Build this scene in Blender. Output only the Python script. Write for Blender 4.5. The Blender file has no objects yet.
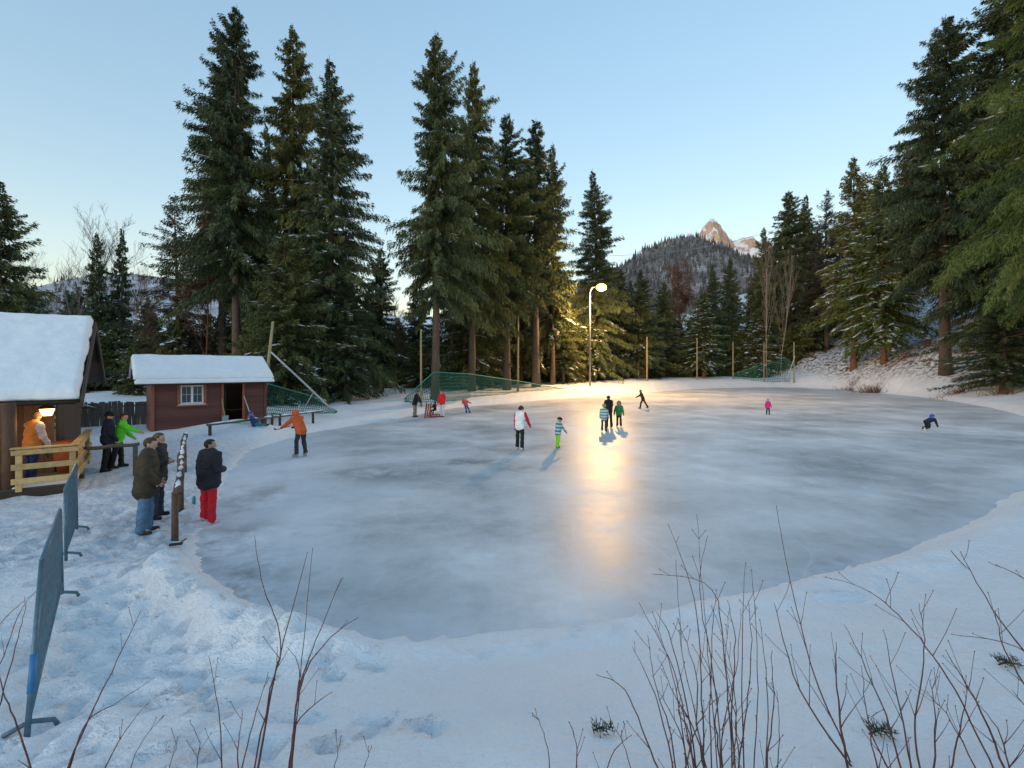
import bpy, bmesh, math, random
import numpy as np
from mathutils import Vector, Matrix

# ------------------------------------------------------------------ camera, sky, sun, exposure
S = bpy.context.scene
F_PX, HOR, CAM_Z = 480.0, 366.0, 3.35
cam_d = bpy.data.cameras.new('camera')
cam = bpy.data.objects.new('camera', cam_d)
S.collection.objects.link(cam)
cam.location = (0, 0, CAM_Z)
cam.rotation_euler = (math.radians(90), 0, 0)
cam_d.sensor_width = 36.0
cam_d.lens = 36.0 * F_PX / 1024.0
cam_d.shift_y = -(384.0 - HOR) / 1024.0
cam_d.clip_start = 0.05
cam_d.clip_end = 20000.0
S.camera = cam

SUN_EL, SUN_AZ = math.radians(7.0), math.radians(215.0)    # low, behind the camera to the left
world = bpy.data.worlds.new('World')
S.world = world
world.use_nodes = True
wn = world.node_tree
for n in list(wn.nodes):
    wn.nodes.remove(n)
w_out = wn.nodes.new('ShaderNodeOutputWorld')
w_bg = wn.nodes.new('ShaderNodeBackground')
w_sky = wn.nodes.new('ShaderNodeTexSky')
w_sky.sky_type = 'NISHITA'
w_sky.sun_disc = False
w_sky.sun_elevation = SUN_EL
w_sky.sun_rotation = SUN_AZ
w_sky.altitude = 1100.0
w_sky.air_density = 1.5
w_sky.dust_density = 0.3
w_sky.ozone_density = 2.2
w_hs = wn.nodes.new('ShaderNodeHueSaturation')
w_hs.inputs['Saturation'].default_value = 1.55
w_tint = wn.nodes.new('ShaderNodeMix'); w_tint.data_type = 'RGBA'; w_tint.blend_type = 'MULTIPLY'
w_tint.inputs[0].default_value = 1.0
w_tint.inputs[7].default_value = (1.075, 0.975, 0.985, 1.0)
w_gm = wn.nodes.new('ShaderNodeGamma'); w_gm.inputs['Gamma'].default_value = 0.5
wn.links.new(w_sky.outputs['Color'], w_gm.inputs['Color'])
wn.links.new(w_gm.outputs['Color'], w_hs.inputs['Color'])
wn.links.new(w_hs.outputs['Color'], w_tint.inputs[6])
wn.links.new(w_tint.outputs[2], w_bg.inputs['Color'])
wn.links.new(w_bg.outputs['Background'], w_out.inputs['Surface'])
w_bg.inputs['Strength'].default_value = 0.15

sun_d = bpy.data.lights.new('sun', 'SUN')
sun_d.energy = 0.3
sun_d.angle = math.radians(40.0)
sun_d.color = (1.0, 0.9, 0.78)
sun = bpy.data.objects.new('sun', sun_d)
S.collection.objects.link(sun)
sdir = Vector((math.sin(SUN_AZ) * math.cos(SUN_EL), math.cos(SUN_AZ) * math.cos(SUN_EL), math.sin(SUN_EL)))
sun.rotation_euler = sdir.to_track_quat('Z', 'Y').to_euler()
sun.location = (0, -30, 40)

S.view_settings.view_transform = 'Standard'
S.view_settings.look = 'None'
S.view_settings.gamma = 1.0
S.view_settings.use_curve_mapping = False
S.view_settings.exposure = 2.03

random.seed(7)
rng = np.random.default_rng(7)
C = S.collection
R = math.radians

# ------------------------------------------------------------------ helpers: objects
def tag(o, label=None, cat=None, group=None, kind=None):
    if label: o['label'] = label
    if cat: o['category'] = cat
    if group: o['group'] = group
    if kind: o['kind'] = kind
    return o

def empty(name, loc, rz=0.0, label=None, cat=None, group=None):
    o = bpy.data.objects.new(name, None)
    C.objects.link(o)
    o.empty_display_size = 0.2
    o.location = loc
    o.rotation_euler = (0, 0, rz)
    return tag(o, label, cat, group)

def link(name, me, parent=None):
    o = bpy.data.objects.new(name, me)
    C.objects.link(o)
    if parent is not None:
        o.parent = parent
    return o

def np_mesh(name, V, Fq, mat=None, smooth=False, attrs=None):
    """V (n,3), Fq (m,k) all the same k"""
    V = np.asarray(V, dtype=np.float32); Fq = np.asarray(Fq, dtype=np.int32)
    me = bpy.data.meshes.new(name)
    m, k = Fq.shape
    me.vertices.add(len(V)); me.vertices.foreach_set('co', V.ravel())
    me.loops.add(m * k); me.loops.foreach_set('vertex_index', Fq.ravel())
    me.polygons.add(m); me.polygons.foreach_set('loop_start', np.arange(m, dtype=np.int32) * k)
    if smooth:
        me.polygons.foreach_set('use_smooth', np.ones(m, dtype=bool))
    me.update(calc_edges=True)
    if attrs:
        for an, av in attrs.items():
            a = me.attributes.new(an, 'FLOAT', 'POINT')
            a.data.foreach_set('value', np.asarray(av, dtype=np.float32))
    if mat: me.materials.append(mat)
    return me

class MB:
    """collects faces of one part"""
    def __init__(s):
        s.v = []; s.f = []
    def add(s, vs, fs):
        o = len(s.v); s.v += [tuple(v) for v in vs]; s.f += [tuple(i + o for i in f) for f in fs]
        return s
    def box(s, c, d, M=None, jit=0.0):
        x, y, z = d[0] / 2, d[1] / 2, d[2] / 2
        vs = [Vector((sx * x, sy * y, sz * z)) for sz in (-1, 1) for sy in (-1, 1) for sx in (-1, 1)]
        if jit:
            vs = [v + Vector((random.uniform(-jit, jit), random.uniform(-jit, jit), random.uniform(-jit, jit))) for v in vs]
        if M is not None: vs = [M @ v for v in vs]
        c = Vector(c)
        return s.add([v + c for v in vs], [(0, 2, 3, 1), (4, 5, 7, 6), (0, 1, 5, 4), (2, 6, 7, 3), (0, 4, 6, 2), (1, 3, 7, 5)])
    def beam(s, a, b, w, h, up=(0, 0, 1)):
        a = Vector(a); b = Vector(b); d = (b - a); L = d.length; d.normalize()
        u = Vector(up); sd = d.cross(u)
        if sd.length < 1e-4: sd = d.cross(Vector((0, 1, 0)))
        sd.normalize(); u = sd.cross(d)
        M = Matrix((sd, d, u)).transposed()
        return s.box((a + b) / 2, (w, L, h), M)
    def tube(s, pts, rad, n=8, cap=True):
        pts = [Vector(p) for p in pts]
        if not hasattr(rad, '__len__'): rad = [rad] * len(pts)
        vs = []; prev = None
        for i, p in enumerate(pts):
            t = (pts[min(i + 1, len(pts) - 1)] - pts[max(i - 1, 0)])
            if t.length < 1e-9: t = Vector((0, 0, 1))
            t.normalize()
            if prev is None:
                a = t.cross(Vector((0, 0, 1)))
                if a.length < 1e-3: a = t.cross(Vector((0, 1, 0)))
            else:
                a = prev - t * prev.dot(t)
            a.normalize(); prev = a; b = t.cross(a)
            for k in range(n):
                th = 2 * math.pi * k / n
                vs.append(p + (a * math.cos(th) + b * math.sin(th)) * rad[i])
        fs = []
        for i in range(len(pts) - 1):
            for k in range(n):
                k2 = (k + 1) % n
                fs.append((i * n + k, i * n + k2, (i + 1) * n + k2, (i + 1) * n + k))
        if cap:
            fs.append(tuple(range(n - 1, -1, -1)))
            fs.append(tuple((len(pts) - 1) * n + k for k in range(n)))
        return s.add(vs, fs)
    def sphere(s, c, r, nu=12, nv=8, M=None):
        if not hasattr(r, '__len__'): r = (r, r, r)
        c = Vector(c); vs = []; fs = []
        def P(x, y, z):
            v = Vector((x * r[0], y * r[1], z * r[2]))
            return (M @ v if M is not None else v) + c
        vs.append(P(0, 0, -1))
        for j in range(1, nv):
            ph = -math.pi / 2 + math.pi * j / nv
            for i in range(nu):
                th = 2 * math.pi * i / nu
                vs.append(P(math.cos(ph) * math.cos(th), math.cos(ph) * math.sin(th), math.sin(ph)))
        vs.append(P(0, 0, 1))
        for i in range(nu):
            fs.append((0, 1 + (i + 1) % nu, 1 + i))
            for j in range(nv - 2):
                a = 1 + j * nu; b = a + nu
                fs.append((a + i, a + (i + 1) % nu, b + (i + 1) % nu, b + i))
            fs.append((len(vs) - 1, 1 + (nv - 2) * nu + i, 1 + (nv - 2) * nu + (i + 1) % nu))
        return s.add(vs, fs)
    def mesh(s, name, mat, smooth=False):
        me = bpy.data.meshes.new(name)
        me.from_pydata(s.v, [], s.f)
        if smooth:
            for p in me.polygons: p.use_smooth = True
        me.materials.append(mat)
        return me
    def build(s, name, mat, parent=None, smooth=False, bevel=0.0, kind=None):
        o = link(name, s.mesh(name, mat, smooth), parent)
        if bevel:
            m = o.modifiers.new('bevel', 'BEVEL'); m.width = bevel; m.segments = 2; m.limit_method = 'ANGLE'
        if kind: o['kind'] = kind
        return o

# ------------------------------------------------------------------ helpers: materials
class NT:
    def __init__(s, name):
        s.m = bpy.data.materials.new(name); s.m.use_nodes = True
        s.t = s.m.node_tree; s.n = s.t.nodes
        s.b = s.n['Principled BSDF']
        s.out = s.n['Material Output']
    def node(s, typ, **kw):
        n = s.n.new(typ)
        for k, v in kw.items(): setattr(n, k, v)
        return n
    def link(s, a, b): s.t.links.new(a, b)
    def coord(s, kind='Object'):
        return s.node('ShaderNodeTexCoord').outputs[kind]
    def geo(s): return s.node('ShaderNodeNewGeometry').outputs['Position']
    def noise(s, vec, scale, detail=4, rough=0.55, scl=None):
        if scl is not None:
            mp = s.node('ShaderNodeMapping'); mp.inputs['Scale'].default_value = scl
            s.link(vec, mp.inputs['Vector']); vec = mp.outputs['Vector']
        n = s.node('ShaderNodeTexNoise'); n.inputs['Scale'].default_value = scale
        n.inputs['Detail'].default_value = detail; n.inputs['Roughness'].default_value = rough
        s.link(vec, n.inputs['Vector'])
        return n.outputs['Fac']
    def ramp(s, fac, stops):
        r = s.node('ShaderNodeValToRGB'); cr = r.color_ramp
        while len(cr.elements) < len(stops): cr.elements.new(0.5)
        for e, (p, c) in zip(cr.elements, stops):
            e.position = p
            e.color = (c, c, c, 1) if not hasattr(c, '__len__') else (c[0], c[1], c[2], 1)
        s.link(fac, r.inputs['Fac'])
        return r.outputs['Color']
    def mix(s, fac, a, b, blend='MIX'):
        m = s.node('ShaderNodeMix', data_type='RGBA', blend_type=blend)
        for v, i in ((fac, 0), (a, 6), (b, 7)):
            if hasattr(v, 'is_output') or isinstance(v, bpy.types.NodeSocket): s.link(v, m.inputs[i])
            elif i == 0: m.inputs[0].default_value = v
            else: m.inputs[i].default_value = (v[0], v[1], v[2], 1)
        return m.outputs[2]
    def math(s, op, a, b=0.0):
        m = s.node('ShaderNodeMath', operation=op)
        for v, i in ((a, 0), (b, 1)):
            if isinstance(v, bpy.types.NodeSocket): s.link(v, m.inputs[i])
            else: m.inputs[i].default_value = v
        return m.outputs[0]
    def bump(s, h, strength=0.3, dist=0.02, normal=None):
        b = s.node('ShaderNodeBump'); b.inputs['Strength'].default_value = strength
        b.inputs['Distance'].default_value = dist
        s.link(h, b.inputs['Height'])
        if normal is not None: s.link(normal, b.inputs['Normal'])
        s.link(b.outputs['Normal'], s.b.inputs['Normal'])
        return b.outputs['Normal']
    def set(s, **kw):
        for k, v in kw.items():
            i = s.b.inputs[k]
            if isinstance(v, bpy.types.NodeSocket): s.link(v, i)
            elif hasattr(v, '__len__'): i.default_value = (v[0], v[1], v[2], 1)
            else: i.default_value = v
        return s

def simple(name, col, rough=0.7, var=0.15, scale=8.0, metallic=0.0, bump=0.0, bdist=0.01):
    t = NT(name)
    f = t.noise(t.coord('Object'), scale, 4)
    lo = tuple(c * (1 - var) for c in col); hi = tuple(min(1, c * (1 + var)) for c in col)
    t.set(**{'Base Color': t.ramp(f, [(0.3, lo), (0.7, hi)]), 'Roughness': rough, 'Metallic': metallic})
    if bump: t.bump(f, bump, bdist)
    return t.m

def wood(name, col, rough=0.7, dark=0.55, scl=(2, 2, 25), bump=0.25):
    t = NT(name)
    c = t.coord('Object')
    rnd = t.node('ShaderNodeObjectInfo').outputs['Random']
    f = t.noise(c, 3.0, 5, 0.6, scl)
    col1 = t.ramp(f, [(0.25, tuple(x * dark for x in col)), (0.5, col), (0.8, tuple(min(1, x * 1.25) for x in col))])
    v = t.ramp(rnd, [(0, 0.75), (1, 1.15)])
    t.set(**{'Base Color': t.mix(1.0, col1, v, 'MULTIPLY'), 'Roughness': rough})
    t.bump(f, bump, 0.01)
    return t.m

# ------------------------------------------------------------------ numpy noise
def vnoise(x, y, seed=0):
    x = np.asarray(x, float); y = np.asarray(y, float)
    xi = np.floor(x).astype(np.int64); yi = np.floor(y).astype(np.int64)
    fx = x - xi; fy = y - yi
    fx = fx * fx * (3 - 2 * fx); fy = fy * fy * (3 - 2 * fy)
    def h(a, b):
        n = (a * 374761393 + b * 668265263 + seed * 1274126177) & 0xffffffff
        n = ((n ^ (n >> 13)) * 1274126177) & 0xffffffff
        return ((n ^ (n >> 16)) & 0xffff) / 65535.0
    return (h(xi, yi) * (1 - fx) + h(xi + 1, yi) * fx) * (1 - fy) + (h(xi, yi + 1) * (1 - fx) + h(xi + 1, yi + 1) * fx) * fy
def fbm(x, y, seed=0, oct=4):
    r = 0; a = 0.5; t = 0
    for i in range(oct):
        r = r + a * (vnoise(x * 2 ** i, y * 2 ** i, seed + i) - 0.5); t += a; a *= 0.5
    return r / t * 2      # about -1..1
def sstep(a, b, x):
    t = np.clip((x - a) / (b - a), 0, 1); return t * t * (3 - 2 * t)

# ------------------------------------------------------------------ materials
M = {}
# snow on the ground, with brown leaf litter where the attribute says so
t = NT('snow_ground')
p = t.geo()
att = t.node('ShaderNodeAttribute', attribute_name='litter').outputs['Fac']
tr = t.node('ShaderNodeAttribute', attribute_name='trampled').outputs['Fac']
n1 = t.noise(p, 0.6, 5); n2 = t.noise(p, 9.0, 4, 0.6); n3 = t.noise(p, 60.0, 3)
base = t.ramp(n1, [(0.3, (0.78, 0.79, 0.82)), (0.7, (0.85, 0.86, 0.87))])
base = t.mix(tr, base, t.ramp(n2, [(0.3, (0.46, 0.48, 0.53)), (0.6, (0.76, 0.77, 0.80))]))
n4 = t.noise(p, 2.2, 6, 0.65)
dirt = t.math('MULTIPLY', att, t.ramp(n4, [(0.47, 0.0), (0.56, 1.0)]))
dcol = t.ramp(t.noise(p, 7.0, 3), [(0.3, (0.05, 0.025, 0.012)), (0.7, (0.17, 0.085, 0.035))])
t.set(**{'Base Color': t.mix(dirt, base, dcol), 'Roughness': 0.62, 'Specular IOR Level': 0.3,
         'Subsurface Weight': 0.0})
hh = t.math('ADD', t.math('MULTIPLY', n2, 0.06), t.math('ADD', t.math('MULTIPLY', t.noise(p, 26.0, 4, 0.65), 0.022), t.math('MULTIPLY', n3, 0.008)))
t.bump(hh, 0.9, 1.0)
M['snow_ground'] = t.m
# snow lying on roofs and rails
t = NT('snow'); p = t.coord('Object')
n2 = t.noise(p, 4.0, 5, 0.6); n3 = t.noise(p, 45.0, 3)
t.set(**{'Base Color': t.ramp(n2, [(0.3, (0.78, 0.80, 0.84)), (0.7, (0.84, 0.86, 0.88))]), 'Roughness': 0.6, 'Specular IOR Level': 0.3})
t.bump(t.math('ADD', t.math('MULTIPLY', n2, 0.05), t.math('MULTIPLY', n3, 0.006)), 0.5, 1.0)
M['snow'] = t.m
# ice: blue-grey with frost, skate scratches and wet darker patches
t = NT('ice'); p = t.geo()
fa = t.noise(p, 0.22, 7, 0.62); fb = t.noise(p, 0.8, 7, 0.7); fc = t.noise(p, 5.0, 5, 0.7)
s1 = t.noise(p, 1.0, 4, 0.7, (14.0, 0.5, 1.0)); s2 = t.noise(p, 1.0, 4, 0.7, (0.45, 11.0, 1.0))
frost = t.math('ADD', t.math('MULTIPLY', fa, 0.72), t.math('ADD', t.math('MULTIPLY', fb, 0.24), t.math('MULTIPLY', fc, 0.10)))
vo = t.node('ShaderNodeTexVoronoi', feature='DISTANCE_TO_EDGE'); vo.inputs['Scale'].default_value = 0.55
wv = t.node('ShaderNodeMix', data_type='VECTOR'); wv.inputs[0].default_value = 0.35
nn = t.node('ShaderNodeTexNoise'); nn.inputs['Scale'].default_value = 0.5; t.link(p, nn.inputs['Vector']); t.link(p, wv.inputs[4]); t.link(nn.outputs['Color'], wv.inputs[5]); t.link(wv.outputs[1], vo.inputs['Vector'])
vo2 = t.node('ShaderNodeTexVoronoi', feature='DISTANCE_TO_EDGE'); vo2.inputs['Scale'].default_value = 1.7; t.link(wv.outputs[1], vo2.inputs['Vector'])
cut1 = t.ramp(vo.outputs['Distance'], [(0.0, 0.9), (0.012, 0.0)]); cut2 = t.ramp(vo2.outputs['Distance'], [(0.0, 0.7), (0.018, 0.0)])
scr = t.math('MAXIMUM', t.ramp(s1, [(0.6, 0.0), (0.72, 1.0)]), t.ramp(s2, [(0.6, 0.0), (0.72, 1.0)]))
scr = t.math('MULTIPLY', t.math('MAXIMUM', scr, t.math('MAXIMUM', cut1, cut2)), t.ramp(t.noise(p, 0.35, 3), [(0.35, 0.25), (0.65, 1.0)]))
col = t.ramp(frost, [(0.40, (0.37, 0.375, 0.38)), (0.49, (0.52, 0.525, 0.53)), (0.56, (0.63, 0.635, 0.64)), (0.64, (0.76, 0.765, 0.77))])
col = t.mix(t.math('MULTIPLY', scr, 0.7), col, (0.62, 0.65, 0.69))
dust = t.node('ShaderNodeAttribute', attribute_name='dust').outputs['Fac']
dm = t.math('MULTIPLY', dust, t.ramp(t.noise(p, 2.6, 7, 0.7), [(0.36, 0.0), (0.56, 1.0)]))
col = t.mix(dm, col, (0.68, 0.71, 0.76))
worn = t.node('ShaderNodeAttribute', attribute_name='worn').outputs['Fac']
wm = t.math('MULTIPLY', worn, t.ramp(fb, [(0.4, 0.0), (0.6, 1.0)]))
col = t.mix(wm, col, (0.16, 0.165, 0.17))
rr = t.ramp(frost, [(0.38, 0.37), (0.66, 0.54)])
rr = t.mix(dm, rr, (0.8, 0.8, 0.8))
t.set(**{'Base Color': col, 'Roughness': rr, 'IOR': 1.31, 'Specular IOR Level': 0.5})
bh = t.math('ADD', t.math('MULTIPLY', fb, 0.006), t.math('ADD', t.math('MULTIPLY', fc, 0.002), t.math('MULTIPLY', scr, 0.002)))
t.bump(bh, 0.5, 1.0)
M['ice'] = t.m

M['hut_wood'] = wood('hut_wood', (0.13, 0.046, 0.038), 0.7, 0.6, (3, 30, 30), 0.2)
M['trim_wood'] = wood('trim_wood', (0.27, 0.085, 0.035), 0.65)
M['dark_wood'] = wood('dark_wood', (0.055, 0.036, 0.026), 0.8)
M['chalet_wood'] = wood('chalet_wood', (0.10, 0.05, 0.026), 0.75, 0.55, (12, 12, 1.5))
M['log'] = wood('log', (0.11, 0.065, 0.042), 0.85, 0.5, (6, 6, 6), 0.6)
M['new_wood'] = wood('new_wood', (0.55, 0.37, 0.15), 0.6, 0.75, (3, 3, 3), 0.1)
M['grey_wood'] = wood('grey_wood', (0.115, 0.10, 0.088), 0.85, 0.6, (5, 5, 5), 0.4)
M['pole_wood'] = wood('pole_wood', (0.30, 0.245, 0.13), 0.8, 0.6, (12, 12, 1.5), 0.3)
M['pale_pole'] = simple('pale_pole', (0.45, 0.46, 0.46), 0.5)
M['lamp_pole'] = simple('lamp_pole_steel', (0.16, 0.165, 0.17), 0.6)
M['galv'] = simple('galvanised_steel', (0.30, 0.36, 0.42), 0.45, 0.15, 20, 0.6)
M['barrier'] = simple('barrier_steel', (0.10, 0.17, 0.22), 0.45, 0.2, 15, 0.4)
M['blue_band'] = simple('blue_band', (0.03, 0.17, 0.38), 0.5)
M['black'] = simple('black_plastic', (0.012, 0.012, 0.014), 0.5)
M['net'] = simple('green_net', (0.012, 0.12, 0.085), 0.6)
M['net_rope'] = simple('net_rope', (0.05, 0.27, 0.20), 0.6)
t = NT('window_glass'); t.set(**{'Base Color': (0.03, 0.04, 0.055), 'Roughness': 0.08, 'Specular IOR Level': 0.7}); M['glass'] = t.m
M['white_paint'] = simple('white_paint', (0.72, 0.72, 0.72), 0.5, 0.05)
M['orange'] = simple('orange_plastic', (0.30, 0.07, 0.015), 0.5)
M['red'] = simple('red_plastic', (0.45, 0.03, 0.025), 0.4)
M['blue'] = simple('blue_plastic', (0.03, 0.10, 0.38), 0.4)
M['teal'] = simple('teal_plastic', (0.02, 0.25, 0.28), 0.4)
M['lime'] = simple('lime_plastic', (0.08, 0.55, 0.16), 0.4)
M['blade'] = simple('skate_steel', (0.55, 0.57, 0.6), 0.25, 0.05, 10, 1.0)
M['skin'] = simple('skin', (0.46, 0.27, 0.20), 0.55, 0.08)
M['eye'] = simple('eye', (0.02, 0.015, 0.012), 0.2)
def emit(name, col, st):
    t = NT(name); t.set(**{'Base Color': col, 'Emission Color': col, 'Emission Strength': st, 'Roughness': 0.4}); return t.m
M['lamp_glow'] = emit('lamp_glow', (1.0, 0.52, 0.07), 1.3)
M['lantern_glow'] = emit('lantern_glow', (1.0, 0.60, 0.22), 5.0)

def bark(name, col):
    t = NT(name); c = t.coord('Object')
    f = t.noise(c, 4.0, 5, 0.65, (5, 5, 1.2))
    t.set(**{'Base Color': t.ramp(f, [(0.3, tuple(x * 0.45 for x in col)), (0.7, tuple(x * 1.2 for x in col))]), 'Roughness': 0.9})
    t.bump(f, 0.6, 0.05)
    return t.m
M['bark'] = bark('spruce_bark', (0.115, 0.082, 0.060))
M['bark_red'] = bark('pine_bark', (0.22, 0.105, 0.05))
M['bark_pale'] = bark('birch_bark', (0.36, 0.29, 0.22))
M['bark_grey'] = bark('grey_bark', (0.14, 0.12, 0.11))
M['bark_russet'] = bark('russet_twigs', (0.20, 0.085, 0.042))
M['twig'] = bark('twig_bark', (0.15, 0.058, 0.042))
def foliage(name, a, b, c):
    t = NT(name)
    tone = t.node('ShaderNodeAttribute', attribute_name='tone').outputs['Fac']
    rnd = t.node('ShaderNodeObjectInfo').outputs['Random']
    col = t.ramp(tone, [(0.0, a), (0.5, b), (1.0, c)])
    v = t.ramp(rnd, [(0, (0.78, 0.82, 0.85)), (0.5, (1.0, 1.0, 1.0)), (1, (1.2, 1.12, 0.9))])
    t.set(**{'Base Color': t.mix(1.0, col, v, 'MULTIPLY'), 'Roughness': 0.75, 'Specular IOR Level': 0.25})
    return t.m
M['fir'] = foliage('spruce_needles', (0.042, 0.062, 0.034), (0.076, 0.104, 0.050), (0.12, 0.14, 0.058))
M['fir_olive'] = foliage('olive_needles', (0.052, 0.068, 0.026), (0.10, 0.115, 0.040), (0.14, 0.145, 0.048))
M['fir_bright'] = foliage('bright_needles', (0.036, 0.064, 0.020), (0.080, 0.12, 0.030), (0.14, 0.17, 0.042))
M['larch'] = foliage('larch_needles', (0.040, 0.036, 0.024), (0.065, 0.055, 0.034), (0.095, 0.072, 0.040))
M['russet'] = foliage('russet_leaves', (0.085, 0.035, 0.016), (0.14, 0.06, 0.026), (0.20, 0.085, 0.035))
M['branch_snow'] = simple('branch_snow', (0.72, 0.76, 0.80), 0.6, 0.05)

# ------------------------------------------------------------------ pixel rays to places on the ground
def ray(px, py):
    return (px - 512.0) / F_PX, -(py - HOR) / F_PX      # x and z for one metre of depth
def at(px, Y, z=0.0):
    return Vector(((px - 512.0) / F_PX * Y, Y, z))
def on_level(px, py, z):
    Y = (CAM_Z - z) * F_PX / (py - HOR)
    return Vector(((px - 512.0) / F_PX * Y, Y, z))
def at_px(px, py, Y):
    kx, kz = ray(px, py); return Vector((kx * Y, Y, CAM_Z + kz * Y))

# ------------------------------------------------------------------ the ice outline (metres, seen from above)
img_edge = [(200, 545), (203, 566), (225, 583), (250, 603), (280, 622), (320, 636), (360, 641), (420, 642), (480, 637), (540, 632),
            (600, 624), (660, 612), (720, 600), (780, 586), (840, 572), (900, 553), (950, 532), (990, 510), (1020, 490)]
ice = [tuple(on_level(a, b, 0)[:2]) for a, b in img_edge]
ice += [(17.8, 15.2), (22.5, 18.6), (27.6, 23.0), (31.2, 27.4), (33.6, 31.2)]
for a, b in [(1000, 410), (970, 404), (920, 397), (860, 391), (815, 388.3), (780, 387.3), (720, 388), (680, 390), (640, 393), (600, 396), (550, 399.5), (500, 404),
             (460, 407.5), (425, 413.5), (390, 420), (340, 428), (300, 435.5), (262, 447), (240, 460), (225, 480), (213, 510)]:
    ice.append(tuple(on_level(a, b, 0)[:2]))
def smooth_loop(pts, sub=5):
    out = []; n = len(pts)
    for i in range(n):
        p0, p1, p2, p3 = (np.array(pts[(i + k) % n]) for k in (-1, 0, 1, 2))
        for j in range(sub):
            u = j / sub
            out.append(0.5 * (2 * p1 + (p2 - p0) * u + (2 * p0 - 5 * p1 + 4 * p2 - p3) * u * u + (3 * p1 - p0 - 3 * p2 + p3) * u ** 3))
    return np.array(out)
ICE = smooth_loop(ice, 4)

def ice_dist(x, y):
    """signed distance to the ice outline, negative on the ice"""
    x = np.asarray(x, float); y = np.asarray(y, float)
    d = np.full(x.shape, 1e9); inside = np.zeros(x.shape, bool)
    n = len(ICE)
    for i in range(n):
        ax, ay = ICE[i]; bx, by = ICE[(i + 1) % n]
        dx, dy = bx - ax, by - ay
        tt = np.clip(((x - ax) * dx + (y - ay) * dy) / (dx * dx + dy * dy + 1e-12), 0, 1)
        dd = (x - ax - tt * dx) ** 2 + (y - ay - tt * dy) ** 2
        d = np.minimum(d, dd)
        c = ((ay > y) != (by > y))
        with np.errstate(divide='ignore', invalid='ignore'):
            xi = (bx - ax) * (y - ay) / (by - ay + 1e-15) + ax
        inside ^= c & (x < xi)
    d = np.sqrt(d)
    return np.where(inside, -d, d)

south_x = [-60, -9, -5.0] + [q[0] for q in ice[2:24]] + [60]
south_y = [6.6, 6.6, 6.8] + [q[1] for q in ice[2:24]] + [46]
# footprints: (x, y, direction)
fp = []
frng = random.Random(3)
def walk(x0, y0, x1, y1, spread, step=0.34):
    L = math.hypot(x1 - x0, y1 - y0); n = int(L / step); a = math.atan2(y1 - y0, x1 - x0)
    for i in range(n):
        u = (i + frng.random() * 0.5) / n
        sd = (0.12 if i % 2 else -0.12) + frng.gauss(0, spread)
        fp.append((x0 + (x1 - x0) * u - math.sin(a) * sd, y0 + (y1 - y0) * u + math.cos(a) * sd, a + frng.gauss(0, 0.35)))
for k in range(16):
    walk(-6.6 + frng.gauss(0, 1.3), 7.6, -9.5 + frng.gauss(0, 1.6), 15.5 + frng.gauss(0, 2), 0.25)
for k in range(6):
    walk(-4.8 + frng.gauss(0, .4), 8.4 + frng.gauss(0, .5), -8.5 + frng.gauss(0, 1), 10.5 + frng.gauss(0, 1.5), 0.25)
for k in range(7):
    walk(-3.6 + frng.gauss(0, .7), 3.3, -5.4 + frng.gauss(0, .6), 8.6, 0.22)
for k in range(9):
    walk(-2.6 + frng.gauss(0, 1.2), 2.6, -5.2 + frng.gauss(0, 1.2), 7.6, 0.3, 0.4)
for k in range(3):
    walk(-1.6 + frng.gauss(0, .5), 4.3, -3.9 + frng.gauss(0, .4), 6.4, 0.15, 0.42)
for k in range(4):
    walk(-3.2 + frng.gauss(0, .5), 2.8 + frng.gauss(0, .4), -0.6, 2.9 + frng.gauss(0, .5), 0.2, 0.45)

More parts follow.
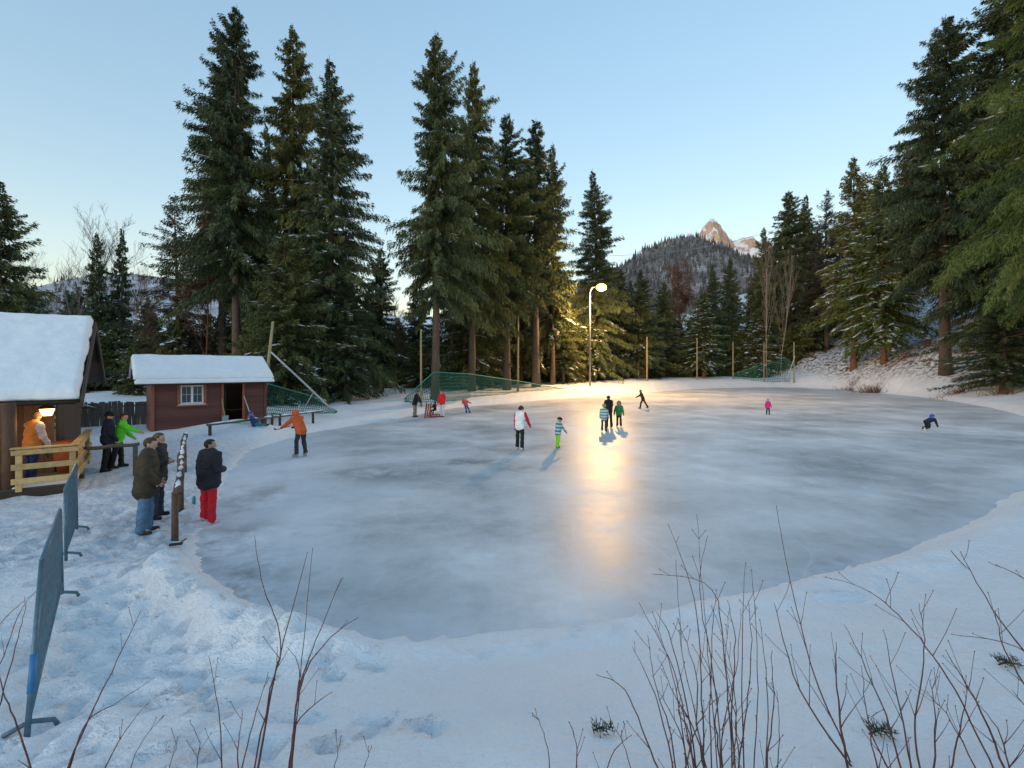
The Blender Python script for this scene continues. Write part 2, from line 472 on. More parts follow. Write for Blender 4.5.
def gh(x, y, detail=True):
    """height of the snow"""
    x = np.atleast_1d(np.asarray(x, float)); y = np.atleast_1d(np.asarray(y, float))
    d = ice_dist(x, y)
    dw = d + 0.16 * fbm(x * 1.1, y * 1.1, 5, 3) + 0.05 * fbm(x * 5, y * 5, 6, 2)
    ys = np.interp(x, south_x, south_y)
    s = np.maximum(0, ys - y)
    near_all = sstep(-0.2, 0.4, ys - y) * sstep(-5.5, -3.8, x)
    near = sstep(0.0, 1.0, s)                                  # camera side of the rink
    north = sstep(19, 27, y)                                   # beyond the rink
    B = 0.30 + north * np.clip(0.28 + 0.0135 * (y - 28), 0.2, 1.0)
    hutbump = 0.22 * np.exp(-(((x + 14.2) / 2.6) ** 2 + ((y - 20.6) / 1.8) ** 2)) + 0.42 * np.exp(-(((x + 12.6) / 1.7) ** 2 + ((y - 21.9) / 1.3) ** 2))
    wdt = 0.9 + 2.6 * north + 0.5 * near_all
    left = sstep(7.0, 8.0, y) * sstep(22, 19, y) * sstep(-2, -4, x)   # trampled entrance side: no bank, a gentle start
    wdt = wdt + left * 0.9
    z = B * (1 - (1 - np.clip(dw / wdt, 0, 1)) ** 2)
    z = z * (1 - 0.62 * near_all) + np.minimum(np.maximum(d, 0), s) * 0.285 * (0.22 + 0.78 * sstep(-4.6, -1.6, x)) * np.clip(1 - (s - 6) / 30, 0.3, 1)
    z = np.minimum(z, 2.6 + 0.02 * s)
    z = z + (0.12 + 0.02 * near_all) * np.exp(-((dw - 0.75) / 0.4) ** 2) * (1 - left)      # shovelled berm along the edge
    z = z + hutbump
    # right hillside
    hs = np.maximum(0, x - 44.0 - 3.0 * fbm(x * 0.05, y * 0.05, 9, 2) + 0.0 * y)
    rise = np.where(hs < 6, hs * hs / 24 + hs * 0.25, hs * 0.5 + 0.0)
    rise = np.where(hs < 6, hs * 0.25 + hs * hs / 24, 3.0 + (hs - 6) * 0.52)
    z = z + np.minimum(rise, 40 + 0.05 * rise) * sstep(14, 30, y) * (d > 0)
    # hillside far behind on the left and in the middle
    z = z + np.minimum(0.20 * np.maximum(0, y - 100), 26) * sstep(10, -40, x)
    z = np.where(d > 0, z, z)
    amp = sstep(0.2, 2.0, d)
    z = z + amp * (0.10 * fbm(x * 0.35, y * 0.35, 11, 4) + 0.03 * fbm(x * 1.7, y * 1.7, 12, 3))
    z = z + amp * sstep(30, 50, y) * 0.35 * fbm(x * 0.12, y * 0.12, 15, 4)
    # rocky lumps on the hillside
    z = z + (hs > 0) * 0.5 * sstep(0, 5, hs) * fbm(x * 0.5, y * 0.5, 21, 4)
    if detail:
        trm = sstep(0.0, 0.8, d) * left
        z = z + trm * 0.075 * fbm(x * 3.6, y * 3.6, 31, 4)
        z = z + (d > 0) * near * (0.022 + 0.022 * sstep(0.5, -3.5, x)) * fbm(x * 4.5, y * 4.5, 33, 4)
        z = z + 0.30 * np.exp(-((dw - 0.70) / 0.36) ** 2) * sstep(-5.9, -4.9, x) * sstep(-1.2, -2.6, x) * sstep(8.2, 7.6, y)
        # crumbs thrown up along the rim
        cr = vnoise(x * 7, y * 7, 41)
        z = z + np.where((dw > 0.35) & (dw < 1.3) & (cr > 0.74), (cr - 0.74) * 0.3, 0) * (1 - left)
        m = (x > -14) & (x < 2) & (y > 2) & (y < 19)
        if m.any():
            xm = x[m]; ym = y[m]; dz = np.zeros(xm.shape)
            for fx, fy, fa in fp:
                q = (np.abs(xm - fx) < 0.3) & (np.abs(ym - fy) < 0.3)
                if not q.any(): continue
                lx = (xm[q] - fx) * math.cos(fa) + (ym[q] - fy) * math.sin(fa)
                ly = -(xm[q] - fx) * math.sin(fa) + (ym[q] - fy) * math.cos(fa)
                r2 = (lx / 0.15) ** 2 + (ly / 0.075) ** 2
                dz[q] = np.minimum(dz[q], -0.115 * np.exp(-r2 ** 2.2)) + 0.028 * np.exp(-((np.sqrt(r2) - 1.5) / 0.35) ** 2)
            z[m] += dz * sstep(0.0, 0.5, d[m])
    z = np.where(dw <= 0, -0.12 + 0.0 * z, np.maximum(z, -0.12 + np.clip(dw / 0.12, 0, 1) * 0.13))
    return z
def gz(x, y):
    return float(gh(np.array([x]), np.array([y]))[0])

def lines(*segs):
    out = []
    for a, b, st in segs:
        n = max(1, int(round((b - a) / st))); out += list(np.linspace(a, b, n, endpoint=False))
    out.append(segs[-1][1]); return np.array(out)
gx = lines((-3000, -400, 400), (-400, -90, 30), (-90, -20, 1.2), (-20, -10, 0.25), (-10, 8, 0.085), (8, 20, 0.2), (20, 90, 0.7), (90, 400, 20), (400, 3000, 400))
gy = lines((-60, -4, 6), (-4, 1.6, 0.8), (1.6, 12, 0.075), (12, 24, 0.16), (24, 60, 0.4), (60, 110, 1.0), (110, 400, 15), (400, 3000, 400))
GX, GY = np.meshgrid(gx, gy)
GZ = gh(GX.ravel(), GY.ravel())
V = np.stack([GX.ravel(), GY.ravel(), GZ], 1)
nx, ny = len(gx), len(gy)
idx = np.arange(nx * ny).reshape(ny, nx)
Fq = np.stack([idx[:-1, :-1].ravel(), idx[:-1, 1:].ravel(), idx[1:, 1:].ravel(), idx[1:, :-1].ravel()], 1)
dG = ice_dist(V[:, 0], V[:, 1])
keep = (dG[Fq].max(1) > -0.8)
Fq = Fq[keep]
litter = sstep(46, 50, V[:, 0]) * sstep(30, 38, V[:, 1]) * 0.95
tramp = sstep(0, 0.4, dG) * sstep(6.0, 8.0, V[:, 1]) * sstep(22, 18, V[:, 1]) * sstep(-3.5, -5.5, V[:, 0])
g = link('ground', np_mesh('ground', V, Fq, M['snow_ground'], True, {'litter': litter, 'trampled': tramp * 0.75}))
g['kind'] = 'structure'

# the ice sheet
def ice_sheet():
    ixs = lines((-12, 20, 0.25), (20, 50, 0.8)); iys = lines((5, 25, 0.25), (25, 80, 0.8))
    A, Bq = np.meshgrid(ixs, iys); a = A.ravel(); b = Bq.ravel()
    d = ice_dist(a, b)
    i = np.arange(len(a)).reshape(len(iys), len(ixs))
    q = np.stack([i[:-1, :-1].ravel(), i[:-1, 1:].ravel(), i[1:, 1:].ravel(), i[1:, :-1].ravel()], 1)
    q = q[(d[q].min(1) < 0.7)]
    dust = 1.25 * sstep(-4.6, 0.0, d) * sstep(27, 17, b) * sstep(-1.5, -5.5, a) + 0.5 * sstep(-0.9, 0.1, d)
    worn = np.zeros(len(a))
    for px, py, rx, ry, w in ((388, 473, 2.0, 1.1, .9), (470, 462, 1.8, .8, .8), (515, 468, 1.4, .6, .6), (225, 590, .8, 1.2, .9), (212, 545, .9, 1.5, .8), (250, 500, 1.2, 2.0, .6),
                              (900, 450, 4, 2, .35), (690, 505, 3, 1.5, .3), (850, 540, 2.5, 1.0, .4), (330, 600, 1.5, .6, .5)):
        c = on_level(px, py, 0)
        worn = np.maximum(worn, w * np.exp(-(((a - c.x) / rx) ** 2 + ((b - c.y) / ry) ** 2)))
    used = np.unique(q); rm = -np.ones(len(a), int); rm[used] = np.arange(len(used))
    Vv = np.stack([a, b, np.zeros(len(a))], 1)[used]
    return np_mesh('ice', Vv, rm[q], M['ice'], True, {'dust': np.clip(dust, 0, 1)[used], 'worn': worn[used]})
o = link('ice_rink', ice_sheet()); o['kind'] = 'structure'

# ------------------------------------------------------------------ far hills
t = NT('hill_forest'); p = t.geo()
f1 = t.noise(p, 0.012, 6, 0.6); f2 = t.noise(p, 0.12, 5, 0.7)
t.set(**{'Base Color': t.ramp(t.math('ADD', t.math('MULTIPLY', f1, 0.5), t.math('MULTIPLY', f2, 0.5)), [(0.40, (0.10, 0.09, 0.085)), (0.54, (0.17, 0.15, 0.145)), (0.68, (0.45, 0.46, 0.50))]), 'Roughness': 0.9})
M['hill'] = t.m
M['hill_hazed'] = simple('hazed_hill', (0.36, 0.38, 0.42), 0.9, 0.35, 0.02)  # snowy hill, distance haze mixed into its pale blue-grey colour
t = NT('alpenglow_rock'); p = t.geo()
f1 = t.noise(p, 0.008, 8, 0.65); f2 = t.noise(p, 0.03, 6, 0.7, (1, 1, 0.35))
nz = t.node('ShaderNodeSeparateXYZ'); t.link(t.node('ShaderNodeNewGeometry').outputs['Normal'], nz.inputs[0])
alpenglow_rock = t.ramp(f2, [(0.35, (0.34, 0.22, 0.16)), (0.65, (0.62, 0.45, 0.34))])  # pinkish tan: the peak's alpenglow is put into the stone colour
sn = t.ramp(t.math('ADD', nz.outputs['Z'], t.math('MULTIPLY', f1, 0.5)), [(0.74, 0.0), (0.86, 1.0)])
t.set(**{'Base Color': t.mix(sn, alpenglow_rock, (0.82, 0.82, 0.85)), 'Roughness': 0.9})
t.bump(f2, 0.8, 20.0)
M['alpenglow_rock'] = t.m
t = NT('far_trees')
tone = t.node('ShaderNodeAttribute', attribute_name='tone').outputs['Fac']
t.set(**{'Base Color': t.ramp(tone, [(0.0, (0.05, 0.05, 0.045)), (0.5, (0.095, 0.085, 0.075)), (0.88, (0.15, 0.135, 0.13)), (1.0, (0.30, 0.30, 0.32))]), 'Roughness': 0.9})
M['far_trees'] = t.m

def hill(name, prof, Yc, depth, px0, px1, mat, rough, nxs=140, nys=50, seed=3):
    """ridge whose crest stands Yc metres away; prof gives the crest's outline as (px, py)"""
    pxs = np.array([a for a, b in prof], float); hs = np.array([CAM_Z + (HOR - b) / F_PX * Yc for a, b in prof])
    cx = (np.linspace(px0, px1, nxs) - 512) / F_PX * Yc
    cz = np.interp(np.linspace(px0, px1, nxs), pxs, hs)
    ys = np.linspace(-depth, depth, nys)
    X, Yy = np.meshgrid(cx, ys); Z = np.tile(cz, (nys, 1))
    fall = np.clip(1 - np.abs(Yy) / depth, 0, 1) ** 0.9
    if name == 'mountain_peak': fall = fall ** 1.15; Z = Z * (1 + 0.10 * (np.abs(fbm(X / 130, Yy / 130, 77, 5)) - 0.3) * (fall > 0.2))
    Z = Z * fall + rough * fbm(X / (rough * 6), Yy / (rough * 6), seed, 5) * (fall ** 0.5) - 8
    V = np.stack([X.ravel(), Yy.ravel() + Yc, Z.ravel()], 1)
    i = np.arange(nxs * nys).reshape(nys, nxs)
    q = np.stack([i[:-1, :-1].ravel(), i[:-1, 1:].ravel(), i[1:, 1:].ravel(), i[1:, :-1].ravel()], 1)
    o = link(name, np_mesh(name, V, q, mat, True)); o['kind'] = 'structure'
    return V
hv = hill('hill', [(430, 330), (540, 300), (600, 272), (625, 260), (650, 244), (672, 236), (690, 232), (705, 238), (725, 247), (745, 256), (790, 285), (900, 330)], 1400, 700, 420, 920, M['hill'], 14.0, 160, 70)
hill('mountain_peak', [(560, 320), (640, 290), (672, 262), (690, 242), (698, 228), (705, 220), (711, 212), (716, 218), (722, 229), (729, 238), (745, 238), (765, 236), (800, 262), (860, 300), (930, 340)], 4200, 900, 540, 950, M['alpenglow_rock'], 60.0, 420, 120, 8)
hl = hill('distant_hill', [(-700, 300), (-300, 285), (-60, 276), (40, 284), (120, 268), (220, 282), (330, 300), (420, 318), (520, 340)], 1500, 600, -720, 530, M['hill_hazed'], 16.0, 200, 50, 5)
hr = hill('wooded_ridge', [(840, 330), (930, 280), (1100, 200), (1400, 150), (1900, 150)], 700, 350, 830, 1900, M['hill'], 10.0, 120, 40, 6)

def far_trees(name, hv, n, px0, px1, label, seed, hmin=10, hmax=19):
    r = np.random.default_rng(seed)
    px = 512 + F_PX * hv[:, 0] / hv[:, 1]
    ok = np.where((px > px0) & (px < px1) & (hv[:, 2] > 5))[0]
    pick = hv[r.choice(ok, n)] + np.stack([r.normal(0, 9, n), r.normal(0, 9, n), np.zeros(n)], 1)
    pick[:, 2] -= 4
    H = r.uniform(hmin, hmax, n); W = H * r.uniform(0.16, 0.26, n)
    k = 5; V = np.zeros((n, k + 1, 3))
    for j in range(k):
        a = 2 * math.pi * j / k
        V[:, j] = pick + np.stack([W * math.cos(a), W * math.sin(a), np.zeros(n)], 1)
    V[:, k] = pick + np.stack([np.zeros(n), np.zeros(n), H + 3], 1)
    b = (np.arange(n) * (k + 1))[:, None]
    F = np.concatenate([np.concatenate([b + j, b + (j + 1) % k, b + k], 1) for j in range(k)])
    tone = np.repeat(r.random(n) ** 1.2, k + 1)
    o = link(name, np_mesh(name, V.reshape(-1, 3), F, M['far_trees'], False, {'tone': tone}))
    tag(o, label, 'forest', kind='stuff')
far_trees('hill_forest', hv, 9000, 560, 830, 'dark snow-dusted forest covering the hill below the rocky peak', 1)
far_trees('distant_forest', hl, 1600, -40, 420, 'far dark forest on the distant hill at the left', 2)

# ------------------------------------------------------------------ conifers
def conifer_meshes(name, seed, H, Rm, base, nb, dens, leaf, mat, bark_m, snow=0.0, droop=0.35, shape=0.75, gap=0.0, hang=0.5, tl=0.34, tw=0.085):
    """one kind of conifer: trunk with dead snags, crown of needle sprays on drooping boughs, snow on some of the boughs"""
    r = np.random.default_rng(seed)
    mb = MB()
    n = 14; pts = []; rad = []
    bx, by = r.normal(0, 0.006 * H), r.normal(0, 0.006 * H)
    def axis(t): return np.array([bx * math.sin(t * 2.6), by * math.sin(t * 3.1), t * H])
    for i in range(n + 1):
        tt = i / n
        pts.append(axis(tt)); rad.append(max(0.012, 0.0115 * H * (1 - tt) ** 0.85 * (1.25 if i == 0 else 1)))
    pts[0] = pts[0] - np.array([0, 0, 0.6])
    mb.tube(pts, rad, 9)
    for i in range(int(26 * base / 0.3)):        # dead snags below the crown
        tt = r.uniform(0.25 * base, base * 1.15); a = r.uniform(0, 6.283); L = r.uniform(0.3, 1.3) * Rm * 0.35
        p0 = axis(tt); p1 = p0 + np.array([math.cos(a), math.sin(a), r.uniform(-0.3, 0.1)]) * L
        mb.tube([p0, p1], [0.03, 0.008], 3, False)
    nb = int(nb * 1.15); u = (np.arange(nb) + r.uniform(0, 1, nb)) / nb
    t = base + (0.985 - base) * u ** 0.92
    # lighter and thinner stretches along the trunk
    rel = (1 - t) / (1 - base)
    prof = np.minimum(rel ** shape, 1.0) * np.clip(rel / 0.16, 0.0, 1) ** 0.35 * (1 - 0.28 * np.clip((rel - 0.75) / 0.25, 0, 1)) + 0.012
    L = Rm * prof * r.uniform(0.55, 1.2, nb)
    az = r.uniform(0, 2 * math.pi, nb)
    L = L * r.choice([0.35, 0.65, 0.9, 1.0, 1.0, 1.2, 1.35], nb)
    lop = 1 + 0.22 * np.cos(az - r.uniform(0, 6.28)) ; L = L * lop
    if gap:
        L = L * np.where(vnoise(t * 17 + seed, az * 1.3, seed) < gap, 0.35, 1.0)
    tone_b = np.clip(r.normal(0.45, 0.22, nb), 0, 1)
    el = 0.55 * (1 - rel) ** 1.2 - 0.22 * rel
    Vs = []; tones = []; boughs = MB()
    snV = []
    for i in range(nb):
        m = int(L[i] * dens * 1.15) + 5
        s = r.uniform(0.08, 1.0, m) ** 0.8
        rad_d = np.array([math.cos(az[i]), math.sin(az[i]), 0.0]); tan_d = np.array([-rad_d[1], rad_d[0], 0.0])
        p0 = axis(t[i])
        def curve(s):
            return p0 + np.outer(L[i] * s, rad_d) + np.outer(L[i] * (s * math.tan(el[i]) - droop * s * s * (0.4 + rel[i]) + 0.20 * s ** 3), np.array([0, 0, 1.0])) + np.outer(L[i] * 0.08 * np.sin(s * 3 + i), tan_d)
        P = curve(s)
        cs = curve(np.linspace(0, 1, 4))
        if L[i] > 0.8: boughs.tube([tuple(c) for c in cs], [0.018 + 0.006 * L[i], 0.014, 0.01, 0.004], 3, False)
        side = r.choice([-1.0, 1.0], m)
        spread = r.uniform(0.2, 1.0, m)
        dn = r.uniform(0.1, 1.0, m) * hang * (0.6 + rel[i])
        D = np.outer(r.uniform(0.3, 0.8, m), rad_d) + np.outer(side * spread * 0.75, tan_d)
        D[:, 2] += -dn + 0.12 + r.normal(0, 0.12, m)
        D /= np.linalg.norm(D, axis=1)[:, None]
        P[:, 2] += r.normal(0, 0.05 + 0.03 * L[i], m)
        ln = tl * (0.55 + 0.9 * (1 - s)) * r.uniform(0.6, 1.3, m) * min(1.25, 0.55 + 0.25 * L[i])
        wd = tw * r.uniform(0.7, 1.35, m)
        rnd = r.normal(0, 1, (m, 3)); W = np.cross(D, rnd); W /= (np.linalg.norm(W, axis=1)[:, None] + 1e-9)
        tip = P + D * ln[:, None]
        tip[:, 2] -= 0.18 * ln
        mid = P + D * (ln * 0.45)[:, None]
        q = np.stack([P, mid + W * wd[:, None] * 0.5, tip, mid - W * wd[:, None] * 0.5], 1)
        Vs.append(q.reshape(-1, 3))
        tn = np.clip(tone_b[i] + 0.25 * (s - 0.5) + r.normal(0, 0.12, m), 0, 1)
        tones.append(np.repeat(tn, 4))
        if snow > 0 and r.random() < snow and L[i] > 0.5:
            k = max(2, int(L[i] * 3.2)); ss = r.uniform(0.25, 1.0, k)
            Q = curve(ss) + np.outer(r.normal(0, 0.18, k) * (1.1 - ss) * L[i] * 0.6, tan_d); Q[:, 2] += r.uniform(0.03, 0.12, k)
            ang = r.normal(0, 0.7, k)
            d1 = np.outer(np.cos(ang), rad_d) + np.outer(np.sin(ang), tan_d); d1[:, 2] += -0.30 * (0.4 + rel[i]) + r.normal(0, .15, k)
            d2 = np.stack([-d1[:, 1], d1[:, 0], r.normal(0, 0.25, k)], 1)
            a = (r.uniform(0.12, 0.34, k) * min(1.3, 0.5 + L[i] * 0.25))[:, None]; b = r.uniform(0.05, 0.14, k)[:, None]
            up = np.array([0, 0, 0.05])
            snV.append(np.stack([Q - d1 * a, Q - d2 * b, Q + d1 * a, Q + d2 * b, Q + up], 1))
    V = np.concatenate(Vs); m = len(V) // 4
    crown = np_mesh(name + '_crown', V, np.arange(m * 4).reshape(m, 4), mat, False, {'tone': np.concatenate(tones)})
    mb.add(boughs.v, boughs.f)
    out = {'trunk': mb.mesh(name + '_trunk', bark_m, True), 'crown': crown, 'H': H}
    if snV:
        Q = np.concatenate(snV); k = len(Q); b = (np.arange(k) * 5)[:, None]
        F = np.concatenate([np.concatenate([b + j, b + (j + 1) % 4, b + 4], 1) for j in range(4)])
        out['branch_snow'] = np_mesh(name + '_snow', Q.reshape(-1, 3), F, M['branch_snow'], True)
    return out

KIND = {}
def kind(k, *a, **kw): KIND[k] = conifer_meshes(k, *a, **kw)
#    name        seed  H   Rm  base  nb  dens leaf
kind('tall_a',   11, 30, 4.3, 0.27, 420, 62, 0, M['fir'], M['bark'], snow=0.10, droop=0.42, shape=0.66, gap=0.25, hang=1.3, tl=0.42, tw=0.065)
kind('tall_b',   12, 30, 3.3, 0.30, 380, 64, 0, M['fir'], M['bark'], snow=0.10, droop=0.45, shape=0.58, gap=0.28, hang=1.4, tl=0.42, tw=0.065)
kind('tall_c',   13, 30, 4.8, 0.06, 460, 58, 0, M['fir'], M['bark'], snow=0.25, droop=0.42, shape=0.80, gap=0.18, hang=1.2, tl=0.42, tw=0.065)
kind('tall_d',   31, 30, 4.0, 0.25, 430, 62, 0, M['fir_olive'], M['bark'], snow=0.10, droop=0.50, shape=0.70, gap=0.32, hang=1.5, tl=0.42, tw=0.065)
kind('mid_a',    14, 18, 3.3, 0.08, 330, 60, 0, M['fir'], M['bark'], snow=0.20, droop=0.38, shape=0.85, gap=0.15, hang=1.0, tw=0.065)
kind('mid_b',    15, 18, 2.7, 0.18, 300, 60, 0, M['fir'], M['bark'], snow=0.18, droop=0.36, shape=0.78, gap=0.22, hang=1.0, tw=0.065)
kind('olive',    16, 16, 3.8, 0.02, 340, 56, 0, M['fir_olive'], M['bark'], snow=0.18, droop=0.38, shape=0.72, gap=0.15, hang=1.2, tw=0.065)
kind('snowy',    17, 16, 3.4, 0.12, 330, 46, 0, M['fir_bright'], M['bark_red'], snow=0.95, droop=0.36, shape=0.82, gap=0.12, hang=0.8, tw=0.07)
kind('snowy_b',  18, 18, 3.0, 0.20, 320, 44, 0, M['fir_olive'], M['bark_red'], snow=0.85, droop=0.42, shape=0.70, gap=0.24, hang=0.9, tw=0.07)
kind('larch',    19, 18, 3.2, 0.15, 260, 38, 0, M['larch'], M['bark'], snow=0.15, droop=0.32, shape=0.78, gap=0.25, hang=1.0, tl=0.3, tw=0.05)
kind('bright',   20, 36, 7.2, 0.22, 430, 84, 0, M['fir_bright'], M['bark_red'], snow=0.14, droop=0.55, shape=0.55, gap=0.15, hang=1.3, tl=0.36, tw=0.05)
kind('back',     21, 17, 2.9, 0.06, 220, 34, 0, M['fir'], M['bark'], snow=0.15, droop=0.38, shape=0.8, gap=0.15, hang=1.0, tl=0.45, tw=0.11)
kind('tiny',     22, 8, 2.0, 0.02, 220, 60, 0, M['fir_olive'], M['bark'], snow=0.95, droop=0.34, shape=0.85, hang=0.8, tl=0.26, tw=0.06)
kind('under',    23, 9, 3.0, 0.0, 240, 42, 0, M['fir_olive'], M['bark'], snow=0.25, droop=0.36, shape=0.6, gap=0.2, hang=1.2, tl=0.34, tw=0.08)

def tree(k, px, top, Y, hw, name, label, group=None, cat='tree', rz=None, lean=0.0, base_z=None):
    """a tree standing at depth Y under image column px whose tip reaches row top; hw is the half width of the crown in pixels"""
    K = KIND[k]
    x = (px - 512) / F_PX * Y
    z = gz(x, Y) - 0.1
    H = CAM_Z + (HOR - top) / F_PX * Y - z
    o = empty(name, (x, Y, z), random.uniform(0, 6.28) if rz is None else rz, label, cat, group)
    if k.startswith('tall') and px < 700: hw = hw * 0.88
    rm = hw / F_PX * Y / K['Rm']
    o.scale = (rm, rm, H / K['H'])
    if lean: o.rotation_euler = (0, lean, 0)
    for part in ('trunk', 'crown'):
        c = link(part, K[part], o)
        if part == 'crown' and 'branch_snow' in K:
            link('branch_snow', K['branch_snow'], c)['kind'] = 'stuff'
    return o
for k in KIND:
    V = np.zeros(len(KIND[k]['crown'].vertices) * 3, np.float32); KIND[k]['crown'].vertices.foreach_get('co', V)
    V = V.reshape(-1, 3); KIND[k]['Rm'] = float(np.percentile(np.hypot(V[:, 0], V[:, 1]), 98))

tree('mid_a', -2, 176, 20, 62, 'spruce', 'dark green spruce at the left edge, rising behind the snow-roofed chalet', rz=0.6)
tree('back', 97, 231, 50, 19, 'spruce', 'left one of two slim spruces showing between the chalet and the brown hut')
tree('back', 122, 227, 52, 19, 'spruce', 'right one of two slim spruces showing between the chalet and the brown hut')
tree('larch', 180, 197, 42, 44, 'larch', 'brownish thin-needled conifer behind the left end of the brown hut', lean=-0.03)
tree('tall_b', 222, 62, 44, 46, 'spruce', 'spruce half hidden by the tallest spruce, its bare trunk showing just left of it')
tree('tall_a', 237, 4, 40, 60, 'spruce', 'tallest spruce of all, leftmost of the tall group behind the brown hut', rz=1.0)
tree('tall_d', 293, 24, 43, 54, 'spruce', 'second tallest spruce behind the hut, between the tallest and the broad snowy one', rz=2.4)
tree('tall_c', 327, 55, 38, 70, 'spruce', 'broad tall spruce at the right of the group behind the hut, snow on its boughs', rz=0.3)
tree('olive', 284, 232, 34, 58, 'spruce', 'olive green spruce just right of the hut in front of the tall group')
tree('tall_c', 345, 262, 36, 42, 'spruce', 'low spruce with snowy boughs above the green net right of the hut')
tree('mid_b', 382, 246, 47, 30, 'spruce', 'thin spruce in the gap between the two groups of tall spruces')
tree('tall_a', 435, 30, 39, 58, 'spruce', 'tallest spruce of the middle group, its bare trunk standing behind the green net', rz=4.0)
tree('tall_d', 472, 60, 46, 46, 'spruce', 'second tallest spruce of the middle group')
tree('tall_b', 507, 112, 50, 42, 'spruce', 'third spruce from the left in the middle group, pointed top below its neighbours')
tree('tall_b', 536, 118, 54, 44, 'spruce', 'fourth spruce from the left in the middle group, with a full round-shouldered crown')
tree('mid_b', 553, 142, 58, 32, 'spruce', 'slim spruce at the right edge of the middle group')
tree('tall_c', 591, 168, 68, 44, 'spruce', 'spruce standing right behind the lit street lamp, its top the highest there')
tree('olive', 556, 262, 66, 36, 'spruce', 'low olive spruce to the left of the lamp post')
tree('olive', 620, 268, 76, 34, 'spruce', 'low olive spruce to the right of the lamp post')
tree('olive', 470, 240, 51, 40, 'spruce', 'olive spruce low down among the trunks of the middle group')
tree('mid_b', 640, 268, 78, 22, 'spruce', 'left one of two dark spruces at the foot of the wooded hill')
tree('mid_b', 664, 280, 82, 22, 'spruce', 'right one of two dark spruces at the foot of the wooded hill')
tree('mid_a', 712, 263, 90, 20, 'spruce', 'left one of two narrow spruces under the rocky peak')
tree('mid_b', 730, 256, 90, 19, 'spruce', 'right one of two narrow spruces under the rocky peak')
tree('snowy', 704, 292, 80, 30, 'spruce', 'snow-covered spruce in front of the narrow spruces under the peak')
tree('tiny', 757, 309, 86, 26, 'spruce', 'small bushy snow-laden spruce behind the right green net')
tree('mid_b', 764, 226, 92, 22, 'spruce', 'spruce rising behind the pale birch')
tree('tall_b', 789, 190, 92, 30, 'spruce', 'left one of two close spruces right of the birch')
tree('mid_a', 806, 193, 90, 28, 'spruce', 'right one of two close spruces right of the birch')
tree('larch', 827, 188, 84, 32, 'spruce', 'brownish spruce just left of the tall snow-streaked one')
tree('snowy_b', 853, 155, 70, 40, 'spruce', 'tall snow-streaked spruce with a bare reddish trunk at the foot of the slope')
tree('snowy', 884, 163, 65, 48, 'spruce', 'green spruce with white snow on its spreading boughs, at the foot of the snowy slope')
tree('tall_a', 946, 14, 54, 60, 'spruce', 'tall dark spruce on the slope with a thick orange-brown trunk', rz=1.7)
tree('tall_c', 1003, -70, 52, 84, 'spruce', 'highest dark spruce at the right edge, its top cut by the picture')
tree('bright', 1085, -160, 34, 132, 'spruce', 'near spruce at the right edge with yellow-green drooping boughs', rz=0.5)
tree('mid_a', 1003, 285, 45, 50, 'spruce', 'low dark spruce on the bank at the right edge, dusted with snow')
tree('tall_b', 915, 150, 88, 30, 'spruce', 'dark spruce high on the slope behind the snow-covered green spruce')
for px_, tp_, Y_, lb_ in ((777, 236, 96, 'spruce top filling the gap left of the two close spruces'), (817, 226, 96, 'spruce between the two close spruces and the brownish one'), (841, 214, 92, 'dark spruce just behind the left side of the snow-streaked spruce'),
                         (869, 204, 90, 'dark spruce between the snow-streaked and the green snowy spruce'), (900, 196, 92, 'dark spruce behind the right side of the green snowy spruce'), (265, 120, 50, 'dark spruce between and behind the two tallest spruces at the hut'),
                         (310, 150, 48, 'dark spruce behind the gap left of the broad snowy spruce'), (455, 140, 52, 'dark spruce behind the gap of the two tallest middle spruces'), (490, 170, 56, 'dark spruce behind the second and third of the middle group'),
                         (522, 178, 60, 'dark spruce behind the third and fourth of the middle group'), (985, 70, 62, 'dark spruce behind the two tall ones at the right edge')):
    tree('tall_c' if px_ < 700 else 'mid_a', px_, tp_, Y_, 30 if px_ < 950 else 50, 'spruce', lb_)
# the dense row behind: dark spruces nobody can tell apart
bl = 'dark background spruce in the dense row behind the taller trees'
for i in range(64):
    sec = i % 4
    if sec == 0: px = random.uniform(-40, 230); top = random.uniform(285, 325); Y = random.uniform(58, 90)
    elif sec == 1: px = random.uniform(230, 430); top = random.uniform(265, 320); Y = random.uniform(52, 85)
    elif sec == 2: px = random.uniform(430, 680); top = random.uniform(275, 325); Y = random.uniform(60, 95)
    else: px = random.uniform(690, 1010); top = 300 - (px - 690) * 0.22 + random.uniform(-18, 25); Y = random.uniform(86, 112)
    tree('back' if i % 3 else 'mid_b', px, top, Y, random.uniform(18, 26), 'background_spruce', bl, 'background spruces')

ul = 'low bushy young spruce in the dark undergrowth between the trunks'
for i in range(44):
    if i < 20: px = 370 + 17 * i + random.uniform(-8, 8); Y = random.uniform(52, 60) + max(0, px - 450) * 0.13; top = random.uniform(322, 348)
    elif i < 32: px = 60 + 16 * (i - 20) + random.uniform(-8, 8); Y = random.uniform(40, 52); top = random.uniform(315, 345)
    else: px = 690 + 13 * (i - 32) + random.uniform(-5, 5); Y = random.uniform(84, 92); top = random.uniform(322, 345)
    tree('under', px, top, Y, random.uniform(20, 27), 'young_spruce', ul, 'young spruces in the undergrowth')

